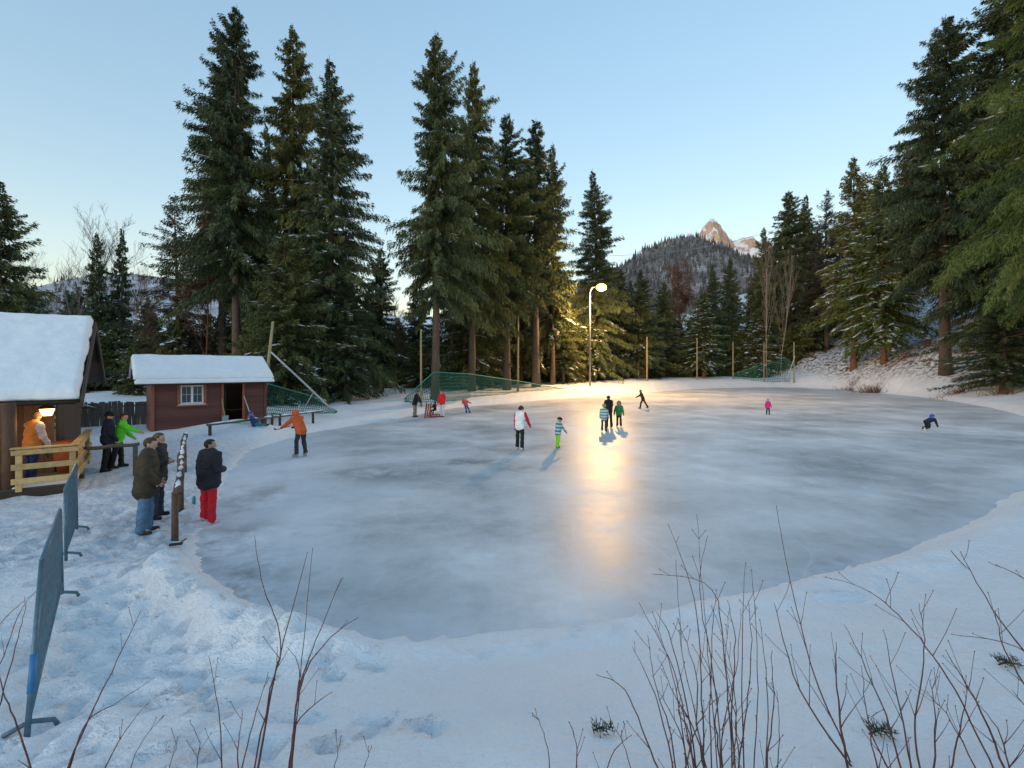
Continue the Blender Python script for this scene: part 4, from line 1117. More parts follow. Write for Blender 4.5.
o, fl = barrier(at_px(62, 594, 6.2), at_px(60, 510, 6.2), at_px(42, 560, 4.5), at_px(26, 748, 3.85), 'near blue-grey steel barrier at the bottom left, tilted on the snow slope')
MB().tube([fl(1, 0.26), fl(1, 0.46)], 0.026, 8).build('blue_sleeve', M['blue_band'], o, True)
barrier(at_px(77, 530, 9.0), at_px(76, 464, 9.3), at_px(65, 489, 7.5), at_px(66, 561, 7.4), 'blue-grey steel barrier standing between the near one and the deck railing')

def rail_fence(name, label, posts, rails, mat_r, rr, pr, snow=None, mat_p=None, cat='fence'):
    b = Vector(posts[0][0]); o = empty(name, b, 0, label, cat)
    for p0, p1 in posts:
        MB().tube([Vector(p0) - b - Vector((0, 0, .3)), Vector(p1) - b], [pr * 1.1, pr], 9).build('post', mat_p or mat_r, o, True)
    for p0, p1 in rails:
        a = Vector(p0) - b; e = Vector(p1) - b; pts = [a.lerp(e, i / 6) + Vector((random.gauss(0, .012), 0, random.gauss(0, .012))) for i in range(7)]
        MB().tube(pts, [rr * random.uniform(0.9, 1.1) for _ in pts], 10).build('rail', mat_r, o, True)
        if snow:
            up = Vector((0, 0, rr * 0.85)); k = 0
            while k < 1:
                L = random.uniform(0.06, 0.3); q0 = a.lerp(e, k); q1 = a.lerp(e, min(1, k + L)); n = 7; pp = [q0.lerp(q1, i / n) + up + Vector((random.gauss(0, .01), 0, -0.01 + random.gauss(0, .008))) for i in range(n + 1)]
                MB().tube(pp, [rr * snow * (math.sin(math.pi * (i + 0.4) / (n + 0.8)) ** 0.6) * random.uniform(.8, 1.1) for i in range(n + 1)], 9).build('snow_cap', M['snow'], o, True)
                k += L + random.uniform(-0.01, 0.05)
    return o
def g3(px, py, z):        # point at a level
    return on_level(px, py, z)
n0 = on_level(175, 533, 0.24); n1 = on_level(181, 503, 0.26); n2 = on_level(184.5, 470, 0.28)
rail_fence('log_fence', 'snow-topped log rail on posts between the two groups of standing men',
           [(n0, (n0.x, n0.y, 1.0)), (n1, (n1.x, n1.y, 0.97)), (n2, (n2.x, n2.y, 1.0))],
           [(at_px(177, 491, 8.9), at_px(182.5, 461, 11.6)), (at_px(180.5, 462, 11.3), at_px(185.5, 434, 16.4))], M['log'], 0.075, 0.055, 0.62)
a = at_px(207, 425, 19.8); e = at_px(322, 411, 25.8)
posts = []
for px, u in ((208, 0.02), (252, 0.42), (262, 0.5), (270, 0.57), (310, 0.9)):
    q = a.lerp(e, u); posts.append(((q.x, q.y, gz(q.x, q.y)), (q.x, q.y, q.z - 0.03 + (0.12 if px in (262, 270) else 0))))
rail_fence('rail_fence', 'long snowy wooden rail on dark posts in front of the hut', posts, [(a, e)], M['grey_wood'], 0.055, 0.06, 1.0, M['dark_wood'])
a = at_px(80, 449, 13.1); e = at_px(139, 444, 13.3)
rail_fence('hand_rail', 'grey beam on posts that the person in bright green leans on', [((a.x + .05, a.y, gz(a.x, a.y)), (a.x + .05, a.y, a.z)), ((e.x - .1, e.y, gz(e.x, e.y)), (e.x - .1, e.y, e.z))], [(a, e)], M['grey_wood'], 0.05, 0.055)
# picket fence between the chalet and the hut
pf = empty('picket_fence', at(105, 23.0, 0.3), 0, 'old grey picket fence between the chalet and the brown hut', 'fence'); pb = Vector(pf.location)
pmh = MB().box((0, 0, 0), (0.10, 0.03, 1.25), jit=0.006).mesh('picket', M['grey_wood'])
a = at(58, 22.5, 0); e = at(150, 24.0, 0); n = 32
for i in range(n):
    q = a.lerp(e, i / (n - 1)); o = link('picket', pmh, pf); o.location = (q.x - pb.x, q.y - pb.y, gz(q.x, q.y) + 0.52 + random.uniform(-.04, .04) - pb.z); o.rotation_euler = (0, random.gauss(0, .03), 0.3)
for zz in (0.45, 0.95):
    MB().beam((a.x - pb.x, a.y + .05 - pb.y, gz(a.x, a.y) + zz - pb.z), (e.x - pb.x, e.y + .05 - pb.y, gz(e.x, e.y) + zz - pb.z), 0.04, 0.08).build('rail', M['grey_wood'], pf)
# ------------------------------------------------------------------ people
fabric_cache = {}
def fabric(col, stripe=None, rough=0.8):
    key = (col, stripe)
    if key in fabric_cache: return fabric_cache[key]
    t = NT('fabric'); c = t.coord('Object')
    f = t.noise(c, 6.0, 4); f2 = t.noise(c, 180.0, 2)
    base = t.ramp(f, [(0.3, tuple(x * 0.8 for x in col)), (0.7, tuple(min(1, x * 1.15) for x in col))])
    if stripe:
        w = t.node('ShaderNodeTexWave', wave_type='BANDS', bands_direction='Z'); w.inputs['Scale'].default_value = 2.2; w.inputs['Distortion'].default_value = 0.3
        t.link(c, w.inputs['Vector']); base = t.mix(t.ramp(w.outputs['Fac'], [(0.45, 0.0), (0.55, 1.0)]), base, stripe)
    t.set(**{'Base Color': base, 'Roughness': rough, 'Specular IOR Level': 0.3})
    w1 = t.noise(c, 9.0, 3, 0.5, (1, 1, 2.2))
    t.bump(t.math('ADD', t.math('MULTIPLY', w1, 0.035), t.math('MULTIPLY', f2, 0.001)), 0.8, 1.0)
    fabric_cache[key] = t.m; return t.m

def surface(prims, res, blend):
    lo = np.min([np.minimum(p[1], p[2]) - max(p[3], p[4]) for p in prims], 0) - 3 * res
    hi = np.max([np.maximum(p[1], p[2]) + max(p[3], p[4]) for p in prims], 0) + 3 * res
    n = np.ceil((hi - lo) / res).astype(int) + 1
    ax = [lo[k] + res * np.arange(n[k]) for k in range(3)]
    G = np.full(tuple(n), 1.0)
    for p in prims:                     # each limb only fills its own box of the grid
        a, b, ra, rb = p[1], p[2], p[3], p[4]
        m = max(ra, rb) + blend + 2 * res
        i0 = np.clip(((np.minimum(a, b) - m - lo) / res).astype(int), 0, n - 1); i1 = np.clip(((np.maximum(a, b) + m - lo) / res).astype(int) + 2, 1, n)
        X, Y, Z = np.meshgrid(ax[0][i0[0]:i1[0]], ax[1][i0[1]:i1[1]], ax[2][i0[2]:i1[2]], indexing='ij')
        d = pdist(p, X, Y, Z)
        sl = tuple(slice(i0[k], i1[k]) for k in range(3)); g = G[sl]
        k = p[6] if len(p) > 6 else blend
        h = np.clip(0.5 + 0.5 * (g - d) / k, 0, 1)
        G[sl] = np.where(g > 0.9, np.minimum(g, d), g * (1 - h) + d * h - k * h * (1 - h))
    ins = G < 0
    c = np.zeros(tuple(n - 1), int); acc = np.zeros(tuple(n - 1) + (3,)); cnt = np.zeros(tuple(n - 1))
    def sub(A, o): return A[o[0]:A.shape[0] - 1 + o[0], o[1]:A.shape[1] - 1 + o[1], o[2]:A.shape[2] - 1 + o[2]]
    corners = [(i, j, k) for i in (0, 1) for j in (0, 1) for k in (0, 1)]
    for o1 in corners:
        for k in range(3):
            if o1[k] == 0:
                o2 = list(o1); o2[k] = 1
                g1, g2 = sub(G, o1), sub(G, o2); x = (g1 < 0) != (g2 < 0)
                with np.errstate(divide='ignore', invalid='ignore'):
                    u = np.where(x, g1 / (g1 - g2), 0)
                for q in range(3): acc[..., q] += np.where(x, o1[q] + (u if q == k else 0), 0)
                cnt += x
    act = cnt > 0
    ids = -np.ones(act.shape, int); ids[act] = np.arange(act.sum())
    I = np.argwhere(act)
    V = lo + res * (I + acc[act] / cnt[act][:, None])
    F = []
    for k in range(3):
        a_, b_ = (k + 1) % 3, (k + 2) % 3
        s1 = [slice(1, -1)] * 3; s1[k] = slice(0, -1); s2 = [slice(1, -1)] * 3; s2[k] = slice(1, None)
        e1 = ins[tuple(s1)]; e2 = ins[tuple(s2)]
        for flip, mask in ((False, e1 & ~e2), (True, ~e1 & e2)):
            w = np.argwhere(mask)
            if not len(w): continue
            w = w + 1; w[:, k] -= 1
            def cell(da, db):
                q = w.copy(); q[:, a_] -= da; q[:, b_] -= db
                return ids[q[:, 0], q[:, 1], q[:, 2]]
            f = np.stack([cell(1, 1), cell(0, 1), cell(0, 0), cell(1, 0)], 1)
            F.append(f[:, ::-1] if flip else f)
    return V, np.concatenate(F)
def pdist(p, X, Y, Z):
    a, b, ra, rb = p[1], p[2], p[3], p[4]
    d = b - a; L2 = d @ d + 1e-12
    tt = np.clip(((X - a[0]) * d[0] + (Y - a[1]) * d[1] + (Z - a[2]) * d[2]) / L2, 0, 1)
    return np.sqrt((X - a[0] - tt * d[0]) ** 2 + (Y - a[1] - tt * d[1]) ** 2 + (Z - a[2] - tt * d[2]) ** 2) - (ra + (rb - ra) * tt)

def person(label, pos, yaw, h=1.75, lean=0, tilt=(0, 0), head=(0, 0), arms=((5, 8, 15, 0), (5, 8, 15, 0)), legs=((2, 4, 3), (-2, 4, 3)), foot=(0, 0),
           top=(0.02, 0.02, 0.022), pants=(0.02, 0.02, 0.025), shoes=(0.02, 0.018, 0.016), sleeve=None, stripe=None, glove=None, hat=None, hatcol=(0.02, 0.02, 0.02), hair=(0.06, 0.035, 0.02),
           hood=False, skates=False, bulk=1.12, child=False, res=0.018, long=0.0, z=None, scarf=None):
    if skates and glove is None: glove = (0.03, 0.03, 0.035)
    s = h / 1.75; hs = (1.28 if child else 1.0) * s
    P = []      # (type, a, b, ra, rb, region, blend)
    A = np.array
    sd, fw, up = A([1., 0, 0]), A([0, 1., 0]), A([0, 0, 1.])
    la = R(lean); sp = A([0, math.sin(la), math.cos(la)]); spf = A([0, math.cos(la), -math.sin(la)])
    leg_k = 0.92 if child else 1.0
    hip = A([0, 0, 0.0])
    def cap(a, b, ra, rb, reg, k=0.03): P.append(['c', A(a, float), A(b, float), ra, rb, reg, k * s])
    bk = bulk
    # legs
    ank = []
    for i, sx in ((0, -1), (1, 1)):
        f, ou, kn = (R(v) for v in legs[i])
        hp = hip + sd * sx * 0.085 * s - sp * 0.02 * s
        d1 = A([sx * math.sin(ou), math.sin(f) * math.cos(ou), -math.cos(f) * math.cos(ou)])
        knee = hp + d1 * 0.43 * s * leg_k
        g = f - kn; d2 = A([sx * math.sin(ou) * 0.5, math.sin(g), -math.cos(g)]); d2 /= np.linalg.norm(d2)
        an = knee + d2 * 0.41 * s * leg_k
        pb_ = 1 + (bk - 1) * 0.45
        cap(hp, knee, 0.098 * s * pb_, 0.070 * s * pb_, 'pants'); cap(knee, an, 0.072 * s * pb_, 0.060 * s * pb_, 'pants')
        cap(knee + d2 * .2 * s, an + d2 * .0, 0.064 * s * pb_, 0.066 * s * pb_, 'pants')
        fp_ = R(foot[i]); fd = A([sx * 0.16, math.cos(fp_), math.sin(fp_)]); fd /= np.linalg.norm(fd)
        pd = A([0, -math.sin(fp_), math.cos(fp_)])
        heel = an - fd * 0.045 * s - pd * 0.05 * s; toe = an + fd * 0.15 * s - pd * 0.058 * s
        cap(heel, toe, 0.046 * s, 0.040 * s, 'shoes', .015); cap(an + pd * .02 * s, an - pd * .04 * s, 0.056 * s, 0.05 * s, 'shoes', .015)
        ank.append((heel, toe, fd, pd))
    for sx in (-1, 1): cap(hip + sd * sx * .05 * s - sp * .03 * s, hip + sd * sx * .05 * s + sp * .08 * s, 0.118 * s * bk, 0.12 * s * bk, 'pants')
    # torso / jacket
    hem = hip - sp * (0.03 + long) * s; ch = hip + sp * 0.34 * s
    for sx in (-1, 1):
        cap(hem + sd * sx * .058 * s, hem + sp * .12 * s + sd * sx * .055 * s, 0.137 * s * bk, 0.132 * s * bk, 'top', .02)
        cap(hem + sp * .10 * s + sd * sx * .055 * s, ch + sd * sx * .072 * s, 0.128 * s * bk, 0.125 * s * bk, 'top', .03)
        cap(hip + sp * .2 * s + sd * sx * .05 * s + spf * .03 * s, ch + sd * sx * .05 * s + spf * .025 * s, 0.10 * s * bk, 0.10 * s * bk, 'top', .03)
    sh = hip + sp * 0.475 * s
    cap(sh - sd * .15 * s, sh + sd * .15 * s, 0.086 * s * bk, 0.086 * s * bk, 'top', .06)
    cap(sh - sd * .05 * s + sp * .03 * s, sh + sd * .05 * s + sp * .03 * s, 0.085 * s * bk, 0.085 * s * bk, 'top', .06)
    if not hood: cap(hip + sp * .545 * s - spf * .055 * s - sd * .06 * s, hip + sp * .545 * s - spf * .055 * s + sd * .06 * s, 0.042 * s, 0.042 * s, 'top', .03)
    nk = hip + sp * 0.54 * s
    cap(nk - sp * .04 * s, nk + sp * .02 * s, 0.084 * s, 0.074 * s, 'top', .03)      # collar
    hp_, hy = R(head[0]) - la * 0.75, R(head[1])
    hpit = la + hp_
    hu = A([0, math.sin(hpit), math.cos(hpit)]); hf0 = A([0, math.cos(hpit), -math.sin(hpit)])
    hf = hf0 * math.cos(hy) + np.cross(hu, hf0) * math.sin(hy); hr = np.cross(hf, hu)
    hc = nk + sp * 0.02 * s + hu * (0.112 * hs)
    cap(nk, hc, 0.055 * s, 0.058 * hs, 'skin', .02)
    cap(hc + hu * .03 * hs - hf * .022 * hs, hc + hu * .035 * hs + hf * .022 * hs, 0.083 * hs, 0.077 * hs, 'skin', .03)          # skull
    cap(hc + hf * .03 * hs, hc - hu * .062 * hs + hf * .042 * hs, 0.066 * hs, 0.043 * hs, 'skin', .03)                         # jaw
    cap(hc + hf * .092 * hs + hu * .012 * hs, hc + hf * .108 * hs - hu * .018 * hs, 0.010 * hs, 0.014 * hs, 'skin', .012)       # nose
    cap(hc + hf * .078 * hs - hu * .045 * hs - hr * .018 * hs, hc + hf * .078 * hs - hu * .045 * hs + hr * .018 * hs, 0.010 * hs, 0.010 * hs, 'skin', .01)
    for sx in (-1, 1): cap(hc + hr * sx * .079 * hs + hu * .012 * hs, hc + hr * sx * .079 * hs - hu * .02 * hs, 0.017 * hs, 0.012 * hs, 'skin', .01)
    # arms and hands
    hands = []
    for i, sx in ((0, -1), (1, 1)):
        f, ou, el, inn = (R(v) for v in arms[i])
        so = sh + sd * sx * .19 * s
        d1 = A([sx * math.sin(ou), math.sin(f) * math.cos(ou), -math.cos(f) * math.cos(ou)])
        eb = so + d1 * 0.285 * s
        g = f + el; d2 = A([sx * math.sin(ou) * 0.6 - sx * math.sin(inn), math.sin(g), -math.cos(g)]); d2 /= np.linalg.norm(d2)
        wr = eb + d2 * 0.245 * s
        cap(so, eb, 0.078 * s * bk, 0.063 * s * bk, 'sleeve', .04); cap(eb, wr, 0.063 * s * bk, 0.050 * s * bk, 'sleeve', .025)
        # hand: palm, four curled fingers of unequal length, thumb from the side of the palm
        lat = np.cross(d2, A([sx, 0.3, 0.1])); lat /= np.linalg.norm(lat); nor = np.cross(lat, d2) * sx
        kn = wr + d2 * .085 * s
        thick = 1.25 if glove else 1.0
        cap(wr - d2 * .01 * s, wr + d2 * .02 * s, .028 * s * thick, .028 * s * thick, 'hand', .012)
        for q in (-1, 0, 1): cap(wr + d2 * .02 * s + lat * q * .014 * s, kn + lat * q * .022 * s, .019 * s * thick, .016 * s * thick, 'hand', .012)
        for q, L in zip((-1.5, -.5, .5, 1.5), (.058, .072, .077, .068)):
            k0 = kn + lat * q * .0185 * s; k1 = k0 + d2 * L * .55 * s - nor * .012 * s; k2 = k1 + d2 * L * .35 * s - nor * .028 * s
            cap(k0, k1, .0105 * s * thick, .0098 * s * thick, 'hand', .004); cap(k1, k2, .0098 * s * thick, .0085 * s * thick, 'hand', .004)
        th0 = wr + d2 * .03 * s + lat * .028 * s; th1 = th0 + (d2 * .6 + lat * .7) * .045 * s; th2 = th1 + (d2 * .95 + lat * .1 - nor * .25) * .032 * s
        cap(th0, th1, .014 * s * thick, .012 * s * thick, 'hand', .006); cap(th1, th2, .012 * s * thick, .010 * s * thick, 'hand', .004)
        hands.append(wr + d2 * .10 * s)
    # whole-body tilt, then feet (or whatever is lowest) to the ground
    T = np.array((Matrix.Rotation(R(tilt[1]), 3, 'Y') @ Matrix.Rotation(R(tilt[0]), 3, 'X')))
    for p in P: p[1] = T @ p[1]; p[2] = T @ p[2]
    low = min(min(p[1][2] - p[3], p[2][2] - p[4]) for p in P)
    bl = 0.055 * s if skates else 0.0
    sh_ = A([0, 0, -low + bl])
    for p in P: p[1] = p[1] + sh_; p[2] = p[2] + sh_
    tr = lambda v: T @ v + sh_
    V, F = surface(P, res, 0.03 * s)
    # small folds in the clothes
    fa_ = np.zeros(V.shape); nn_ = np.cross(V[F[:, 2]] - V[F[:, 0]], V[F[:, 3]] - V[F[:, 1]])
    for q_ in range(4): np.add.at(fa_, F[:, q_], nn_)
    fa_ /= (np.linalg.norm(fa_, axis=1)[:, None] + 1e-12)
    amp_ = 0.022 * s * (fbm((V[:, 0] + V[:, 1] * .6) / s * 4 + pos[0], V[:, 2] / s * 13 + 2.5 * vnoise(V[:, 0] * 7, V[:, 1] * 7, 3), 51, 3))
    hd_ = np.linalg.norm(V - tr(hc), axis=1) < 0.17 * hs
    hn_ = np.min([np.linalg.norm(V - tr(q_), axis=1) for q_ in hands], 0) < 0.15 * s
    V = V + fa_ * np.where(hd_ | hn_, 0, amp_)[:, None]
    regs = ['top', 'sleeve', 'pants', 'shoes', 'skin', 'hand']
    fc = V[F].mean(1)
    D = np.full((len(regs), len(F)), 9.0)
    for p in P:
        i = regs.index(p[5]); D[i] = np.minimum(D[i], pdist(p, fc[:, 0], fc[:, 1], fc[:, 2]))
    D[0] -= 0.004; mi = D.argmin(0)
    o = empty('person', pos, yaw, label, 'person')
    me = np_mesh('body', V, F, None, True)
    sl = sleeve or top
    for c in (fabric(top, stripe), fabric(sl, stripe if sleeve is None else None), fabric(pants), fabric(shoes), M['skin'], fabric(glove) if glove else M['skin']): me.materials.append(c)
    me.polygons.foreach_set('material_index', mi.astype(np.int32)); me.update()
    link('body', me, o)
    # head wear
    HM = Matrix([list(T @ hr), list(T @ hf), list(T @ hu)]).transposed(); hc_ = Vector(tr(hc))
    def shell(rx, ry, rz, keepf, off, name, mat):
        mb = MB().sphere((0, 0, 0), (rx, ry, rz), 20, 14)
        vs = [Vector(v) for v in mb.v]; fs = [f for f in mb.f if keepf(sum((vs[i] for i in f), Vector()) / len(f))]
        used = sorted({i for f in fs for i in f}); rm = {u: k for k, u in enumerate(used)}
        m2 = MB().add([HM @ (vs[i] + Vector(off)) + hc_ for i in used], [tuple(rm[i] for i in f) for f in fs])
        oo = m2.build(name, mat, o, True)
        md = oo.modifiers.new('solid', 'SOLIDIFY'); md.thickness = 0.012 * hs; md.offset = 1
        return oo
    k = hs
    if hat in ('beanie', 'helmet', 'cap'):
        big = {'beanie': 1.0, 'helmet': 1.13, 'cap': 0.98}[hat]
        hh = shell(.092 * k * big, .108 * k * big, .098 * k * big, lambda c: c.z > -0.012 * k, (0, -.002, .036 * k), {'beanie': 'beanie', 'helmet': 'helmet', 'cap': 'cap'}[hat], fabric(hatcol))
        if hat == 'beanie':
            MB().sphere(HM @ Vector((0, -.01 * k, .142 * k)) + hc_, .028 * k, 10, 7).build('pompom', fabric(hatcol), hh, True)
            MB().tube([HM @ Vector((.099 * k * math.cos(a), .115 * k * math.sin(a) - .002, .032 * k)) + hc_ for a in np.linspace(0, 6.2832, 17)], .016 * k, 6, False).build('band', fabric(hatcol), hh, True)
        if hat == 'cap':
            MB().sphere(HM @ Vector((0, .13 * k, .045 * k)) + hc_, (.075 * k, .07 * k, .010 * k), 12, 6, HM).build('peak', fabric(hatcol), hh, True)
    if hood:
        shell(.112 * k, .122 * k, .128 * k, lambda c: not (c.y > 0.055 * k and c.z < 0.06 * k), (0, -.008 * k, .012 * k), 'hood', fabric(top))
    elif hair:
        shell(.088 * k, .104 * k, .094 * k, lambda c: not (c.y > 0.028 * k and c.z < 0.052 * k) and c.z > -0.07 * k and not (c.y > -.02 * k and c.z < -.01 * k), (0, -.004 * k, .034 * k), 'hair', fabric(hair))
    for sx in (-1, 1):
        MB().sphere(HM @ Vector((sx * .031 * k, .088 * k, .022 * k)) + hc_, .0105 * k, 8, 6).build('eye', M['eye'], o, True)
    if skates:
        for heel, toe, fd, pd in ank:
            a = Vector(tr(heel - fd * .03 * s - pd * .058 * s)); b = Vector(tr(toe + fd * .03 * s - pd * .052 * s))
            bb = MB(); bb.beam(a - Vector(T @ pd) * .012 * s, b - Vector(T @ pd) * .018 * s, 0.012 * s, 0.05 * s, Vector(T @ pd)); bb.build('skate_blade', M['blade'], o)
    Mw = Matrix.Translation(Vector(pos)) @ Matrix.Rotation(yaw, 4, 'Z')
    return o, [Mw @ Vector(tr(hh_)) for hh_ in hands]

def stand(px, py, z=None):
    """where a person stands whose feet are seen at (px, py)"""
    for Y in np.linspace(4, 90, 1400):
        x = (px - 512) / F_PX * Y; zr = CAM_Z - (py - HOR) / F_PX * Y
        g_ = z if z is not None else 0.0
        if zr <= g_: break
    p = on_level(px, py, g_)
    for _ in range(4):
        zz = max(0.0, gz(p.x, p.y)) if z is None else z
        p = on_level(px, py, zz)
    return p
RT, AW, LF, CAMW = R(-90), 0.0, R(90), R(180)
p = stand(146, 526, 0.30)
person('man in a brown hooded jacket and blue jeans, nearest of the standing onlookers', (p.x, p.y, gz(p.x, p.y) - .015), R(-62), 1.82, lean=4, head=(12, -10), arms=((-2, 13, 40, 22), (0, 15, 42, 25)), legs=((3, 4, 5), (-3, 4, 3)),
       top=(0.055, 0.042, 0.026), pants=(0.11, 0.20, 0.31), shoes=(0.07, 0.04, 0.022), hair=(0.07, 0.04, 0.022), bulk=1.32, res=0.014, long=0.12)
p = stand(157, 513, 0.30)
person('man in a dark jacket standing half hidden behind the man in the brown jacket', (p.x, p.y, gz(p.x, p.y) - .015), R(-70), 1.76, lean=3, head=(2, -5), arms=((-12, 14, 100, 62), (-10, 16, 105, 66)), legs=((2, 4, 4), (-2, 4, 3)),
       top=(0.028, 0.028, 0.03), pants=(0.03, 0.045, 0.07), shoes=(0.015, 0.015, 0.018), hat=None, hair=(0.10, 0.07, 0.05), bulk=1.22, res=0.014, long=0.10)
p = stand(209, 522, None)
person('man in a black jacket and bright red trousers at the edge of the ice', (p.x, p.y, max(0.0, gz(p.x, p.y)) - .01), R(-22), 1.78, lean=2, head=(3, -38), arms=((-6, 13, 14, 2), (-4, 20, 80, 55)), legs=((4, 10, 2), (-4, 9, 3)),
       top=(0.022, 0.024, 0.03), pants=(0.58, 0.014, 0.03), shoes=(0.5, 0.5, 0.52), hair=(0.03, 0.02, 0.014), bulk=1.36, res=0.014, long=0.06)
p = stand(107, 470, 0.34)
person('person in a dark navy jacket and black beanie behind the person in green', (p.x, p.y, gz(p.x, p.y) - .02), R(-40), 1.72, lean=4, head=(5, -20), arms=((0, 8, 18, 5), (5, 8, 25, 10)), legs=((6, 4, 4), (-6, 4, 2)),
       top=(0.012, 0.016, 0.04), pants=(0.014, 0.013, 0.014), hat='beanie', hatcol=(0.008, 0.008, 0.01), bulk=1.1)
p = stand(118, 468, 0.34)
person('person in a bright green jacket leaning on the grey beam', (p.x, p.y, gz(p.x, p.y) - .02), R(-58), 1.60, lean=14, head=(5, -20), arms=((12, 8, 30, 10), (58, 14, 8, -10)), legs=((8, 4, 6), (-8, 4, 2)),
       top=(0.10, 0.62, 0.03), pants=(0.016, 0.014, 0.014), hair=(0.05, 0.03, 0.02), bulk=1.12)
q = chl(-0.92, 0.42, dz + .005)
person('person in an orange vest with pale sleeves standing on the chalet deck', q, R(-15), 1.70, lean=6, head=(15, 10), arms=((15, 8, 40, 10), (8, 12, 15, 0)), top=(0.66, 0.20, 0.03), sleeve=(0.62, 0.46, 0.40), pants=(0.02, 0.035, 0.10), hair=(0.12, 0.06, 0.03), bulk=1.1)
# skaters
p = stand(301, 457, 0)
_, hs_ = person('skater in an orange hooded jacket bending forward with a stick', (p.x, p.y, 0), R(62), 1.74, lean=30, head=(10, 0), arms=((52, 8, 8, 5), (48, 8, 10, 5)), legs=((12, 7, 18), (4, 7, 14)), top=(0.62, 0.115, 0.035), pants=(0.03, 0.035, 0.045), shoes=(0.35, 0.35, 0.37), hood=True, skates=True, bulk=1.1)
p2 = stand(254, 441, None)
_, kh = person('small child in blue with a blue helmet fallen back onto the snow', (p2.x, p2.y, max(0, gz(p2.x, p2.y)) - .02), R(-75), 1.15, lean=-18, legs=((84, 10, 0), (86, 14, 0)), foot=(40, 40), arms=((40, 15, 20, 0), (55, 10, 20, 0)), top=(0.025, 0.07, 0.22), pants=(0.02, 0.20, 0.22), shoes=(0.05, 0.05, 0.06), hat='helmet', hatcol=(0.03, 0.11, 0.45), hair=None, child=True, skates=False)
def stick(label, a, b, mat, name='stick', r=0.016):
    o = empty(name, b, 0, label, 'stick'); d = Vector(a) - Vector(b)
    MB().tube([d, (0, 0, 0)], r, 7).build('shaft', mat, o, True)
    h_ = Vector((d.x, d.y, 0)); h_ = h_.normalized() if h_.length > 1e-4 else Vector((1, 0, 0))
    MB().beam((0, 0, 0.02), -h_ * 0.22 + Vector((0, 0, .03)), 0.02, 0.06).build('blade', mat, o)
m_ = (hs_[0] + hs_[1]) / 2
stick('dark stick held out by the skater in orange', m_ + Vector((0.12, 0.05, 0.06)), m_ + (Vector((kh[1].x, kh[1].y, 0.35)) - m_) * 0.38, M['black'])
b = at_px(231, 439, p2.y - 0.1)
stick('bright green stick held by the child fallen on the snow', kh[0] + Vector((0, 0, -.02)), Vector((b.x, b.y, max(b.z, gz(b.x, b.y) + .03))), M['lime'], r=0.02)
p = stand(520, 450.5, 0)
person('woman skating in a white jacket with red sleeves and black trousers', (p.x, p.y, 0), R(-28), 1.70, lean=6, head=(14, -25), arms=((-5, 6, 10, 0), (22, 14, 12, 0)), legs=((4, 5, 4), (-5, 5, 4)), top=(0.80, 0.80, 0.80), sleeve=(0.55, 0.02, 0.05), pants=(0.02, 0.02, 0.022), shoes=(0.6, 0.6, 0.62), glove=(0.02, 0.02, 0.02), hat='beanie', hatcol=(0.05, 0.03, 0.025), hair=(0.04, 0.02, 0.015), skates=True)
p = stand(558, 448.5, 0)
person('child skating in a teal striped jacket and lime green trousers', (p.x, p.y, 0), R(-60), 1.22, lean=8, head=(12, 0), arms=((15, 10, 20, 0), (28, 10, 15, 0)), legs=((8, 8, 8), (-8, 8, 6)), top=(0.05, 0.22, 0.27), stripe=(0.42, 0.55, 0.56), pants=(0.24, 0.66, 0.02), shoes=(0.1, 0.1, 0.1), hat='helmet', hatcol=(0.018, 0.018, 0.022), hair=None, child=True, skates=True)
p = stand(604, 432, 0)
person('child with a green helmet and pale striped jacket, front one of the group of three', (p.x, p.y, 0), R(-15), 1.36, lean=4, head=(5, 0), arms=((10, 10, 15, 0), (15, 10, 15, 0)), top=(0.10, 0.28, 0.30), stripe=(0.50, 0.58, 0.55), pants=(0.03, 0.05, 0.08), hat='helmet', hatcol=(0.10, 0.42, 0.09), hair=None, child=True, skates=True)
p = stand(609, 428, 0)
person('adult in black, tallest of the group of three skaters', (p.x, p.y, 0), R(20), 1.68, lean=4, head=(10, -20), arms=((10, 8, 15, 0), (18, 12, 20, 0)), top=(0.016, 0.012, 0.015), pants=(0.015, 0.015, 0.018), hair=(0.02, 0.012, 0.01), hat='beanie', hatcol=(0.03, 0.02, 0.02), skates=True)
p = stand(619, 427, 0)
person('child in a dark green hooded jacket at the right of the group of three', (p.x, p.y, 0), R(165), 1.38, lean=4, arms=((5, 16, 10, 0), (5, 18, 10, 0)), top=(0.03, 0.20, 0.07), pants=(0.03, 0.03, 0.03), hood=True, child=True, skates=True)
p = stand(643, 409, 0)
person('dark-clad skater striding alone beyond the group of three', (p.x, p.y, 0), R(70), 1.50, lean=22, arms=((-20, 10, 20, 0), (35, 10, 30, 0)), legs=((24, 6, 14), (-24, 6, 8)), foot=(0, -20), top=(0.02, 0.024, 0.032), pants=(0.02, 0.022, 0.028), hat='beanie', hatcol=(0.015, 0.015, 0.018), skates=True)
p = stand(768, 415, 0)
person('small child in a bright pink jacket alone on the far ice', (p.x, p.y, 0), R(175), 1.08, arms=((5, 16, 10, 0), (5, 16, 10, 0)), top=(0.75, 0.03, 0.22), pants=(0.03, 0.035, 0.06), hat='helmet', hatcol=(0.55, 0.40, 0.42), hair=None, child=True, skates=True)
p = stand(927, 431, 0)
person('child in dark clothes and a blue helmet crawling on the ice at the right', (p.x, p.y, 0), R(-80), 1.25, lean=68, head=(-40, 0), arms=((10, 8, 8, 0), (16, 8, 8, 0)), legs=((20, 8, 95), (5, 8, 88)), foot=(-75, -75), top=(0.015, 0.022, 0.05), pants=(0.02, 0.022, 0.028), shoes=(0.6, 0.6, 0.62), hat='helmet', hatcol=(0.03, 0.10, 0.50), hair=None, child=True)
